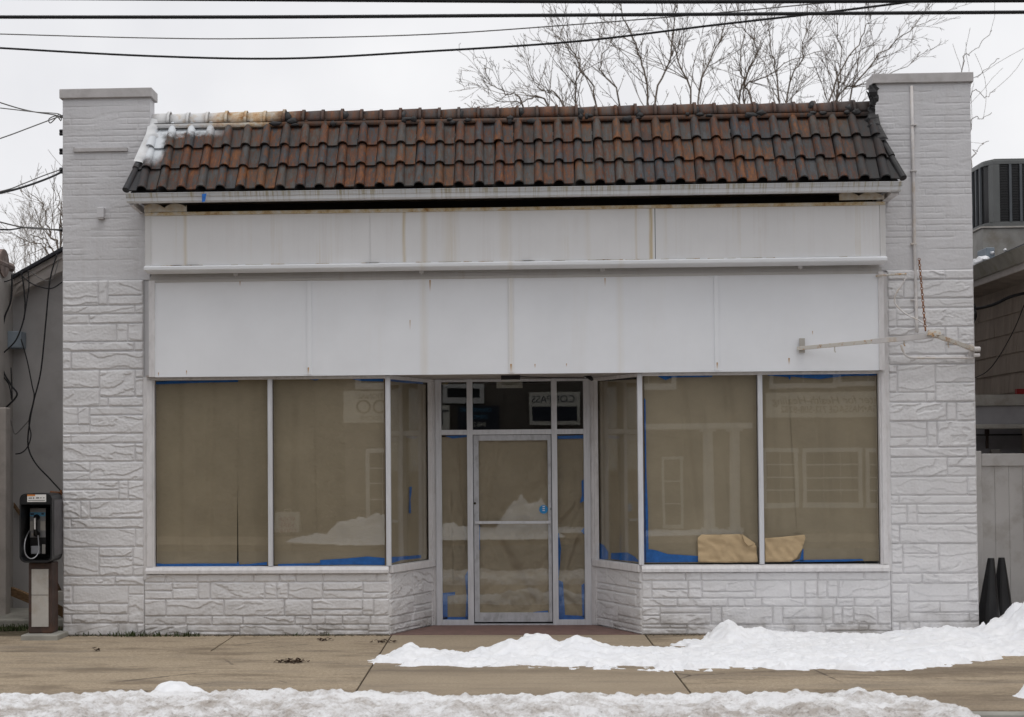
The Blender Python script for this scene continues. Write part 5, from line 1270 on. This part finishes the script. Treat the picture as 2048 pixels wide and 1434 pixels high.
snow('snow_lump', gp([(2020, 1392), (2060, 1402), (2120, 1400), (2110, 1382), (2040, 1384)]), .04, [mound(2065, 1392, 30, .16, 1362)], 6, M['snow'], .016, .07, .014, .03)
snow('snow_lump', gp([(1343, 1341), (1372, 1343), (1366, 1338), (1348, 1338)]), .02, [], 8, M['snow'], .01, .03, .006, .015)
fb = gp([(-60, 1404), (100, 1400), (200, 1398), (300, 1400), (460, 1399), (600, 1398), (700, 1398), (860, 1400), (930, 1402), (1000, 1402), (1180, 1402), (1290, 1404), (1400, 1400), (1500, 1398), (1600, 1398), (1700, 1398), (1800, 1400), (1870, 1410), (1930, 1432), (1960, 1450)])
fb = fb+[(fb[-1][0]+.3, -5.9), (-4.6, -5.9)]
ms = [mound(px, 1412, w, d, t+11) for px, w, d, t in ((20, 70, .35, 1392), (120, 60, .35, 1388), (230, 60, .35, 1389), (330, 50, .3, 1391), (500, 60, .3, 1383), (560, 50, .35, 1382), (650, 60, .35, 1380), (740, 60, .35, 1379), (830, 60, .3, 1381), (900, 40, .3, 1388), (1010, 50, .3, 1386), (1060, 40, .3, 1384), (1160, 50, .3, 1387), (1300, 40, .3, 1384), (1390, 30, .3, 1385), (1540, 45, .3, 1381), (1600, 40, .3, 1388), (1715, 40, .3, 1380), (1770, 45, .3, 1385), (1840, 40, .3, 1394))]
snow('plowed_snow_bank', fb, .065, ms+[(x*.9-4, -5.2, .5, .45, .12) for x in range(10)], 9, M['dirtysnow'], .017, .16, .036, .07, None)
# litter on the pavement and weeds at the wall foot
def leaf_litter(px, py, n, spread, lab, seed):
    r_ = random.Random(seed); p = gnd(px, py); mb = MB()
    for k in range(n):
        c = p+Vector((r_.gauss(0, spread), r_.gauss(0, spread*.5), .006+abs(r_.gauss(0, .018))*math.exp(-k/n))); s = r_.uniform(.012, .03); a = r_.random()*6.3; t = Vector((math.cos(a), math.sin(a), r_.uniform(-.6, .6)))*s; w = Vector((-math.sin(a), math.cos(a), r_.uniform(-.5, .5)))*s*.5
        mb.add([c-t, c+w, c+t, c-w], [(0, 1, 2, 3)])
    o = mb.build('leaf_clump', M['deadleaf'], None, solid=.002); return tag(o, lab, 'leaves', 'dead leaf clumps on the sidewalk')
leaf_litter(584, 1325, 70, .055, 'clump of dark wet leaves in the middle of the bare sidewalk', 1)
leaf_litter(648, 1281, 16, .04, 'small clump of dead leaves near the stone wall foot', 2)
leaf_litter(770, 1285, 20, .06, 'dead leaves gathered at the apron joint by the wall corner', 3)
leaf_litter(195, 1302, 10, .02, 'tiny dark leaf scrap on the pavement near the phone base', 4)
wd = MB(); r_ = random.Random(4)
for px, py, n, sp in ((280, 1273, 90, .16), (375, 1273, 60, .09), (12, 1262, 160, .18), (110, 1262, 120, .12), (40, 1258, 120, .15), (620, 1272, 20, .2), (200, 1272, 40, .2)):
    p = gnd(px, py)
    for k in range(n):
        c = p+Vector((r_.gauss(0, sp), r_.uniform(-.03, .05), 0)); h = r_.uniform(.015, .06); a = r_.random()*6.3; w = Vector((math.cos(a), math.sin(a), 0))*.007; l = Vector((r_.gauss(0, .02), r_.gauss(0, .02), h))
        wd.add([c-w, c+w, c+l+w*.4, c+l-w*.4], [(0, 1, 2, 3)])
tag(wd.build('wall_foot_weeds', M['weed'], None), None, None, None, 'stuff')
sl = MB(); r_ = random.Random(8)
for k in range(500):
    x = r_.uniform(xL0, A_L[0]) if k % 3 else r_.uniform(A_R[0], xR1); y = -abs(r_.gauss(0, .03))-.012; s = r_.uniform(.004, .012)
    blob(sl, (x, y, .002), (s*1.6, s, s*.7), k % 7, 5, 3)
tag(sl.build('wall_foot_grit', M['soil'], None), None, None, None, 'stuff')

# ================================================================== OVERHEAD WIRES
def wire(pts, r, mt, lab, nm='overhead_wire', grp='overhead wires above the street'):
    return tag(MB().tube(pts, r, 6).build(nm, M[mt], None, smooth=True), lab, 'wire', grp)
def wp2(L, Y0, Y1):
    n = len(L); P = [at(x, y, Y0+(Y1-Y0)*i/(n-1)) for i, (x, y) in enumerate(L)]
    d0, d1 = P[0]-P[1], P[-1]-P[-2]
    ext = [P[0]+d0*k for k in range(int(12/d0.length)+1, 0, -1)]
    tail = [P[-1]+d1*k for k in range(1, int(12/d1.length)+2)] if L[-1][0] > 1500 else []
    return smooth_path(ext+P+tail, 8)
wire(wp2([(-200, 34), (500, 34), (1024, 31), (1500, 28), (2250, 23)], -4, -4), .014, 'black_cable', 'thick black horizontal cable crossing the whole sky')
wire(wp2([(-200, -6), (700, 0), (1200, 3), (1500, 3), (2250, 0)], -4, -4), .016, 'black_cable', 'topmost black cable along the upper edge of the sky')
wire(wp2([(-200, 62), (0, 68), (300, 76), (520, 77), (850, 69), (1150, 49), (1420, 27), (1750, -4)], -2.5, -4), .005, 'grey_cable', 'thin grey wire sagging, the higher of the two curved ones')
wire(wp2([(-200, 84), (0, 96), (300, 112), (570, 117), (850, 103), (1150, 83), (1430, 50), (1650, 25), (1850, 0)], -2.5, -4), .009, 'black_cable', 'black drop wire sagging lowest across the sky toward the brick cap')
A0 = at(124, 240, .1)
gs = 'service wires tied to the brick pier'
xw = xL0-.03
for k, (L, r, mt, lab) in enumerate((([(-160, 150), (0, 205), (60, 222), (110, 230), (122, 236)], .006, 'grey_cable', 'grey service wire sloping down to the top insulator of the pier'),
    ([(-160, 200), (0, 216), (70, 224), (118, 228), (123, 240)], .005, 'grey_cable', 'nearly level thin grey service wire to the pier'),
    ([(-160, 330), (0, 277), (60, 255), (105, 238), (122, 232)], .006, 'grey_cable', 'grey service wire rising from the low sky to the insulator'),
    ([(-160, 420), (0, 386), (50, 373), (95, 357), (124, 344)], .011, 'black_cable', 'thick black service cable rising to the pier under the insulators'),
    ([(-160, 415), (0, 383), (45, 368), (85, 352), (124, 338)], .006, 'grey_cable', 'thin grey wire just above the thick black service cable'),
    ([(-160, 400), (0, 444), (50, 455), (80, 458), (124, 459)], .007, 'grey_cable', 'low grey service wire meeting the pier above the alley roof'),
    ([(-160, 450), (0, 459), (30, 458), (55, 455), (124, 461)], .008, 'black_cable', 'low black service cable meeting the pier above the alley roof'))):
    wire(wp2(L, -2.0, .12), r, mt, lab, 'service_wire', gs)
wire(smooth_path([at(118, 228, .1), at(108, 240, .08), at(100, 246, .06), at(98, 238, .06), at(112, 232, .08), at(122, 242, .1)], 6), .006, 'grey_cable', 'small coil of spare wire at the top insulator', 'wire_coil', gs)
ins = MB()
for py in (233, 262, 268, 300, 306, 338, 344, 460):
    p = at(124, py, .12); ins.cyl((p.x-.025, .12, p.z), (p.x+.03, .12, p.z), .018, n=8)
tag(ins.build('wall_insulators', M['black'], shop), None)

# ================================================================== BARE TREES
def branch(mbs, p, d, L, r, depth, rnd, up=.25, spread=.75, env=None):
    n = max(3, int(L/.22)); pts = [Vector(p)]; d = d.normalized()
    for k in range(n):
        d = (d+Vector((rnd.gauss(0, .13), rnd.gauss(0, .13), rnd.gauss(0, .10)+up*.12))).normalized(); pts.append(pts[-1]+d*L/n)
    rr_ = [max(r*(1-.72*i/n), .0038) for i in range(n+1)]
    mbs.tube(pts, rr_, 5 if r > .02 else 4 if r > .009 else 3, caps=False)
    if depth > 0:
        m = int(L*rnd.uniform(3.0, 4.2))+1
        for k in range(m):
            t = rnd.uniform(.18, .98); i = min(int(t*n), n-1); q_ = pts[i].lerp(pts[i+1], t*n-i)
            ax = (pts[i+1]-pts[i]).normalized(); s = ax.orthogonal().normalized(); s.rotate(Matrix.Rotation(rnd.random()*6.283, 3, ax))
            nd = (ax+s*rnd.uniform(.5, 1.1)*spread*1.2+Vector((0, 0, up))).normalized()
            branch(mbs, q_, nd, L*rnd.uniform(.22, .48)*(1.1-.5*t), rr_[i]*.62, depth-1, rnd, up, spread)
def limb_tree(limbs, Y, base_x, lab, seed, grp='bare trees behind the shop', mt='bark', thick=.030, depth=3, zf=3.2, dens=7.0):
    """a tree whose main limbs climb from one trunk; limbs are given where they clear the roof"""
    rnd = random.Random(seed); bx = X(base_x, Y, 300)
    t = empty('bare_tree', (bx, Y, -.22), lab, 'tree', grp)
    tr = MB(); tr.tube([(bx, Y, -.25), (bx+.03, Y, 1.2), (bx-.03, Y, zf*.6), (bx, Y, zf)], [.26, .21, .18, .15], 10)
    tr.build('trunk', M[mt], t, smooth=True)
    cr_ = MB()
    for L in limbs:
        yy = rnd.uniform(-.9, .9); P = [Vector((bx, Y, zf-.1))]
        first = at(L[0][0], L[0][1], Y+yy*.6)
        mid = P[0].lerp(first, .5); mid.x = P[0].x*.45+first.x*.55
        P += [mid]+[at(x, y, Y+yy*(.6+.4*i/len(L))) for i, (x, y) in enumerate(L)]
        P = smooth_path(P, 7); n = len(P)-1
        P = [p+Vector((rnd.gauss(0, .02), rnd.gauss(0, .02), rnd.gauss(0, .02))) for p in P]
        rr_ = [max(thick*(1-.86*i/n), .005) for i in range(n+1)]
        cr_.tube(P, rr_, 6, caps=False)
        m = int((P[-1]-P[n//3]).length*dens)
        for k in range(m):
            tt = rnd.uniform(.34, 1); i = min(int(tt*n), n-1); q_ = P[i]
            ax = (P[i+1]-P[i]).normalized(); s = ax.orthogonal().normalized(); s.rotate(Matrix.Rotation(rnd.random()*6.283, 3, ax))
            branch(cr_, q_, (ax*1.0+s*rnd.uniform(.4, 1.0)+Vector((0, 0, .15))), rnd.uniform(.5, 1.5)*(1.3-.6*tt), rr_[i]*.6, depth-1, rnd, .22, .8)
    cr_.build('branches', M[mt], t)
limb_tree([[(1045, 216), (1010, 188), (980, 165)], [(1125, 214), (1085, 180), (1058, 150)], [(1152, 214), (1158, 120), (1100, 58)], [(1195, 214), (1150, 120), (1120, 75)], [(1297, 211), (1275, 105), (1240, 10), (1225, -40)], [(1308, 211), (1340, 110), (1356, 0), (1370, -50)], [(1382, 208), (1338, 75), (1318, -20)], [(1100, 214), (1040, 206), (990, 200)], [(1240, 212), (1200, 130), (1240, 60)]], 11.5, 1260, 'wide bare tree fanning out above the middle of the tile ridge', 11)
limb_tree([[(1398, 208), (1445, 65), (1456, -10)], [(1480, 206), (1515, 100), (1458, 42)], [(1560, 205), (1545, 110), (1524, -10)], [(1572, 205), (1605, 105), (1620, -15)], [(1485, 206), (1540, 145), (1645, 100)], [(1672, 205), (1682, 140), (1668, -5)], [(1655, 205), (1725, 75), (1742, 32)], [(1695, 205), (1790, 85), (1870, 38)], [(1668, 205), (1745, 165), (1830, 120)], [(1500, 206), (1480, 130), (1500, 20)]], 12.5, 1560, 'bare tree leaning out above the tile ridge toward the tall white cap', 12)
limb_tree([[(1924, 142), (1945, 105), (1985, 60)], [(1936, 190), (1965, 150), (2002, 115)], [(1938, 200), (1972, 195), (1990, 178)], [(1940, 260), (1960, 240), (1985, 225)], [(1944, 330), (1955, 300), (1975, 280)]], 11, 1880, 'thin bare tree mostly hidden behind the brick pier on the condenser side', 13, thick=.014, depth=1, dens=1.6)
limb_tree([[(118, 500), (100, 470), (86, 415), (55, 380)], [(112, 520), (92, 482), (60, 470)], [(122, 480), (124, 430), (105, 380)], [(100, 520), (80, 490), (40, 485)]], 9, 150, 'dark bare tree close beside the pier above the alley roof', 14, thick=.03, depth=2, dens=5)
limb_tree([[(30, 530), (25, 490), (20, 470)], [(50, 530), (48, 480), (40, 455)], [(70, 520), (66, 470), (70, 440)], [(90, 510), (86, 470), (92, 430)], [(60, 530), (56, 500), (60, 470)]], 18, 60, 'hazy twiggy tree in the distance over the alley roof', 15, mt='bark_far', thick=.02, depth=3, dens=6)

# ================================================================== ACROSS THE STREET (what the shop windows mirror)
YO = -21.0
def mir(px, py, Yo=YO, g=GY): return Vector((at(px, py, 2*g-Yo).x, Yo, at(px, py, 2*g-Yo).z))
oh = empty('porch_house', (mir(1500, 1000).x, YO, 0), 'taupe house across the street with white porch columns and gridded windows', 'house')
ox0, ox1 = mir(690, 900).x, 14.0
MB().box(ox0, ox1, YO-8, YO, 0, 6.6).build('wall', M['opp_wall'], oh)
MB().prism([(YO+.5, 6.6), (YO-4, 9.4), (YO-8.5, 6.6)], ox0-.4, ox1+.4).build('roof', M['shingleroof'], oh)
def mrect(mb, px0, px1, py0, py1, d0, d1, Yo=YO, g=GY):
    a, b = mir(px0, py0, Yo, g), mir(px1, py1, Yo, g); return mb.box(a.x, b.x, Yo+d0, Yo+d1, b.z, a.z)
def owin(px0, px1, py0, py1, nx, ny, fr=8, g=GY):
    f = MB()
    mrect(f, px0-fr, px1+fr, py0-fr, py0, .02, .10, g=g); mrect(f, px0-fr, px1+fr, py1, py1+fr*1.2, .02, .12, g=g); mrect(f, px0-fr, px0, py0, py1, .02, .10, g=g); mrect(f, px1, px1+fr, py0, py1, .02, .10, g=g)
    o = f.build('window', M['opp_trim'], oh)
    p = MB(); mrect(p, px0, px1, py0, py1, .01, .03, g=g); p.build('pane', M['opp_dark'], o)
    b = MB()
    for i in range(1, nx): x = px0+(px1-px0)*i/nx; mrect(b, x-1, x+1, py0, py1, .031, .045, g=g)
    for i in range(1, ny): y = py0+(py1-py0)*i/ny; mrect(b, px0, px1, y-1, y+1, .031, .045, g=g)
    if nx+ny > 2: b.build('muntin', M['opp_trim'], o)
owin(1612, 1716, 904, 1006, 3, 4); owin(1532, 1588, 904, 1006, 2, 4); owin(1738, 1800, 904, 1006, 2, 4)
owin(1330, 1360, 920, 1050, 1, 3, 6); owin(740, 790, 905, 1030, 2, 4); owin(1545, 1665, 700, 768, 2, 2, 7); owin(1680, 1790, 700, 764, 2, 2, 7); owin(1250, 1342, 700, 768, 2, 2, 10); owin(722, 775, 720, 766, 1, 1, 10)
col = MB()
for px in (1416, 1468):
    a, b = mir(px, 862, YO+1.2), mir(px, 1056, YO+1.2); c = MB()
    c.cyl((a.x, YO+1.2, b.z), (a.x, YO+1.2, a.z), .135, .115, 20); c.box(a.x-.19, a.x+.19, YO+1.02, YO+1.38, b.z-.12, b.z).box(a.x-.17, a.x+.17, YO+1.04, YO+1.36, a.z, a.z+.08)
    c.build('column', M['opp_trim'], oh)
pch = MB(); mrect(pch, 1280, 1486, 849, 858, .0, 1.4); pch.build('porch_beam', M['opp_trim'], oh)
pf_ = MB(); mrect(pf_, 1290, 1490, 1062, 1076, .0, 1.6); pf_.build('porch_floor', M['opp_wall'], oh)
def sign_board(px0, px1, py0, py1, mt, nm, lab, lines, g=GY, Yo=YO, d=.16):
    a, b = mir(px0, py0, Yo, g), mir(px1, py1, Yo, g)
    o = empty(nm, ((a.x+b.x)/2, Yo+d, (a.z+b.z)/2), lab, 'sign')
    MB().box(a.x, b.x, Yo+d-.04, Yo+d, b.z, a.z).build('board', mt, o)
    for (body, px, py, hpx, wsx, sh_, m2) in lines:
        p = mir(px, py, Yo, g)
        text('lettering', body, hpx*(2*g-Yo+D0)/F*1.32, (p.x, Yo+d+.004, p.z), (R(90), 0, R(180)), m2, o, .002, sh_, wsx)
    return o
sign_board(1530, 1790, 786, 834, M['sign_pale'], 'wellness_sign', 'long pale sign of a health and yoga centre on the house across the street',
           [('Center for Health-Healing', 1663, 802, 17, .98, .25, M['ink']), ('YOGA\u2022MASSAGE 732-508-8282', 1668, 820, 14, .86, 0, M['ink'])])
sign_board(688, 800, 783, 845, M['sign_pale'], 'food_sign', 'pale square sign with large outlined double O across the street',
           [('TIONAL', 742, 794, 11, 1, 0, M['ink']), ('OO', 744, 816, 30, 1, 0, M['ink']), ('EDICINE', 742, 837, 9, 1, 0, M['ink'])])
ys = empty('sandwich_board', mir(573, 1060), 'yellowish folding sidewalk sign advertising yoga beside the snow bank', 'sign')
a, b = mir(548, 1026), mir(598, 1100)
MB().hexa([(a.x, YO, 0), (b.x, YO, 0), (b.x, YO-.06, 0), (a.x, YO-.06, 0), (a.x, YO-.18, a.z), (b.x, YO-.18, a.z), (b.x, YO-.22, a.z), (a.x, YO-.22, a.z)]).build('front_panel', M['sign_pale'], ys)
MB().hexa([(a.x, YO-.5, 0), (b.x, YO-.5, 0), (b.x, YO-.55, 0), (a.x, YO-.55, 0), (a.x, YO-.24, a.z), (b.x, YO-.24, a.z), (b.x, YO-.28, a.z), (a.x, YO-.28, a.z)]).build('back_panel', M['sign_pale'], ys)
MB().tube([(mir(566, 1026).x, YO-.22, a.z), (mir(566, 1026).x, YO-.22, a.z+.07), (mir(580, 1026).x, YO-.22, a.z+.07), (mir(580, 1026).x, YO-.22, a.z)], .014, 6).build('handle', M['sign_pale'], ys)
for body, py, mt in (('YOGA', 1040, 'pink'), ('HERE', 1051, 'pink'), ('TODAY', 1062, 'pink')):
    p = mir(573, py); t_ = text('lettering', body, .155, (p.x, YO-.16*p.z/a.z*1.1+.012, p.z), (R(90-9), 0, R(180)), M[mt], ys, .002, 0, .98)
# what only the transom panes mirror
gT = ED
YT = YO
sign_board(1058, 1160, 786, 850, M['sign_pale'], 'realty_sign', 'white and navy real estate sign hung on the house across the street',
           [('COMPASS', 1106, 800, 15, 1, 0, M['darkink']), ], g=gT, d=.2)
rp = MB(); a, b = mir(1064, 814, YO, gT), mir(1154, 842, YO, gT); rp.box(a.x, b.x, YO+.205, YO+.212, b.z, a.z); o_ = bpy.data.objects['realty_sign']; rp.build('navy_panel', M['sign_dark'], o_)
sign_board(868, 900, 812, 862, M['sign_pale'], 'bracket_sign', 'white sign with a dark hammer shaped mark across the street', [('T', 884, 838, 34, 1.1, 0, M['sign_dark'])], g=gT, d=.2)
sign_board(915, 1000, 812, 866, M['sign_dark'], 'counseling_sign', 'black sign with blue counseling lettering across the street',
           [('COUNSELING', 952, 821, 8, 1, 0, M['bluelabel']), ('SERVICES', 955, 835, 8, 1, 0, M['bluelabel']), ('848.290', 953, 850, 9, 1, 0, M['sign_pale'])], g=gT, d=.2)
owin(895, 960, 776, 796, 1, 1, 9, gT)
# trees and hedge across the street, and the ploughed bank by the far kerb
def evergreen(x, y, h, w, lab, seed):
    t = empty('evergreen_tree', (x, y, 0), lab, 'tree', 'evergreens across the street'); r_ = random.Random(seed)
    MB().tube([(x, y, -.2), (x, y, h*.9)], [.18, .04], 8).build('trunk', M['bark'], t)
    mb = MB()
    for k in range(3000):
        z = h*(.06+.94*(1-math.sqrt(r_.random()))); rad = w*(1-z/h)**.8*(.35+.65*math.sqrt(r_.random())); a = r_.random()*6.283
        c = Vector((x+math.cos(a)*rad, y+math.sin(a)*rad, z)); d = Vector((math.cos(a), math.sin(a), r_.uniform(-.6, .2)))*r_.uniform(.12, .28); s = Vector((-math.sin(a), math.cos(a), r_.uniform(-.4, .4)))*r_.uniform(.03, .07)
        mb.add([c-s, c+s, c+d+s*.3, c+d-s*.3], [(0, 1, 2, 3)])
    mb.build('crown', M['hedge'], t)
for k, (px, yy, h, w) in enumerate(((120, -23, 9, 2.0), (255, -24, 8.2, 2.3), (380, -23, 9.5, 2.2), (495, -24.5, 8.4, 2.2), (610, -23.5, 9.6, 2.2), (10, -24, 8, 2.2), (-110, -23, 9, 2.4))):
    evergreen(mir(px, 900, yy).x, yy, h, w*1.25, ('tall dark evergreen across the street, %s' % ('first from the porch house' if k == 4 else 'one of a screen of evergreens')), 40+k)
hx = MB(); r_ = random.Random(9)
for k in range(5000):
    c = Vector((r_.uniform(-22, ox0-.4), -25+r_.uniform(-.5, .5), r_.uniform(0, 2.3))); d = Vector((r_.gauss(0, 1), abs(r_.gauss(0, 1)), r_.gauss(0, 1))).normalized()*.26; s = d.orthogonal().normalized()*.12
    hx.add([c-s, c+s, c+d+s*.5, c+d-s*.5], [(0, 1, 2, 3)])
tag(hx.build('far_hedge', M['hedge'], None), None, None, None, 'stuff')
fh = empty('far_backdrop_house', (-12, -30, 0), 'plain dark house added behind the far evergreens to close sky gaps', 'house')  # added house, keeps bright sky gaps out of the window reflections
MB().box(-22, ox0-.6, -34, -27, 0, 6.4).build('wall', M['opp_wall'], fh); MB().prism([(-26.6, 6.401), (-30.5, 9.4), (-34.4, 6.401)], -22.4, ox0-.5).build('roof', M['shingleroof'], fh)
def far_m(px, py_top, w, d, Yo=-16.9):
    p = mir(px, py_top, Yo); return (p.x, Yo, w*(2*GY-Yo+D0)/F, d, max(p.z, .05))
bx_ = mir(560, 1100, -16.9).x
snow('far_snow_bank', [(bx_, -17.2), (bx_+.6, -16.5), (bx_+2, -16.0), (.9, -16.1), (1.4, -16.6), (.9, -17.7), (bx_+1.2, -17.8)], .07, [far_m(755, 1030, 42, .5), far_m(715, 1040, 38, .5), far_m(685, 1044, 30, .5), far_m(635, 1070, 40, .5), far_m(585, 1076, 35, .5), far_m(820, 1050, 50, .5), far_m(1040, 1006, 40, .5), far_m(1075, 1010, 45, .5), far_m(900, 1060, 60, .5), far_m(1200, 1085, 60, .5), far_m(500, 1100, 60, .5)], 33, M['snow'], .05, .2, .05, .08)
snow('far_snow_cover', [(-3.5, -20.0), (-2.0, -18.6), (1.0, -18.4), (4.5, -18.9), (6, -19.6), (3, -20.2)], .06, [], 34, M['snow'], .12, .2, .04, .1)

# ================================================================== LIGHT
world = bpy.data.worlds.new('World'); sc.world = world; world.use_nodes = True
t = world.node_tree; bg = t.nodes['Background']
sky = t.nodes.new('ShaderNodeTexSky'); sky.sky_type = 'NISHITA'; sky.sun_disc = False
SUN_EL, SUN_AZ = 74, 160
sky.sun_elevation = R(SUN_EL); sky.sun_rotation = R(SUN_AZ); sky.air_density = 1; sky.dust_density = 4; sky.ozone_density = 1
hs_ = t.nodes.new('ShaderNodeHueSaturation'); hs_.inputs['Saturation'].default_value = .12
tc = t.nodes.new('ShaderNodeTexCoord'); nz = t.nodes.new('ShaderNodeTexNoise'); nz.inputs['Scale'].default_value = 3.6; nz.inputs['Detail'].default_value = 5
rp_ = t.nodes.new('ShaderNodeValToRGB'); rp_.color_ramp.elements[0].position = .3; rp_.color_ramp.elements[1].position = .7
CLOUD = 9.9
rp_.color_ramp.elements[0].color = (.74, .745, .785, 1); rp_.color_ramp.elements[1].color = (.97, .97, .98, 1)
mu = t.nodes.new('ShaderNodeVectorMath'); mu.operation = 'SCALE'; mu.inputs['Scale'].default_value = CLOUD
mx = t.nodes.new('ShaderNodeMix'); mx.data_type = 'RGBA'; mx.inputs[0].default_value = .88
L_ = t.links.new
L_(sky.outputs[0], hs_.inputs['Color']); L_(tc.outputs['Generated'], nz.inputs['Vector']); L_(nz.outputs['Fac'], rp_.inputs[0]); L_(rp_.outputs[0], mu.inputs[0])
L_(hs_.outputs[0], mx.inputs[6]); L_(mu.outputs[0], mx.inputs[7]); L_(mx.outputs[2], bg.inputs['Color']); bg.inputs['Strength'].default_value = .11
sun_d = bpy.data.lights.new('sun', 'SUN'); sun = bpy.data.objects.new('sun', sun_d); COL.objects.link(sun)
sun_d.energy = .85; sun_d.angle = R(30); sun_d.color = (1, .97, .93)
az = R(SUN_AZ); dirv = Vector((math.sin(az)*math.cos(R(SUN_EL)), math.cos(az)*math.cos(R(SUN_EL)), math.sin(R(SUN_EL))))
sun.rotation_euler = dirv.to_track_quat('Z', 'Y').to_euler(); sun.location = (0, 0, 20)

sc.view_settings.view_transform = 'Standard'; sc.view_settings.look = 'None'; sc.view_settings.exposure = 0.0; sc.view_settings.gamma = 1
cy = sc.cycles; cy.max_bounces = 8; cy.transparent_max_bounces = 12; cy.glossy_bounces = 4; cy.diffuse_bounces = 4; cy.use_denoising = True
cy.caustics_reflective = False; cy.caustics_refractive = False
cy.filter_width = 1.5
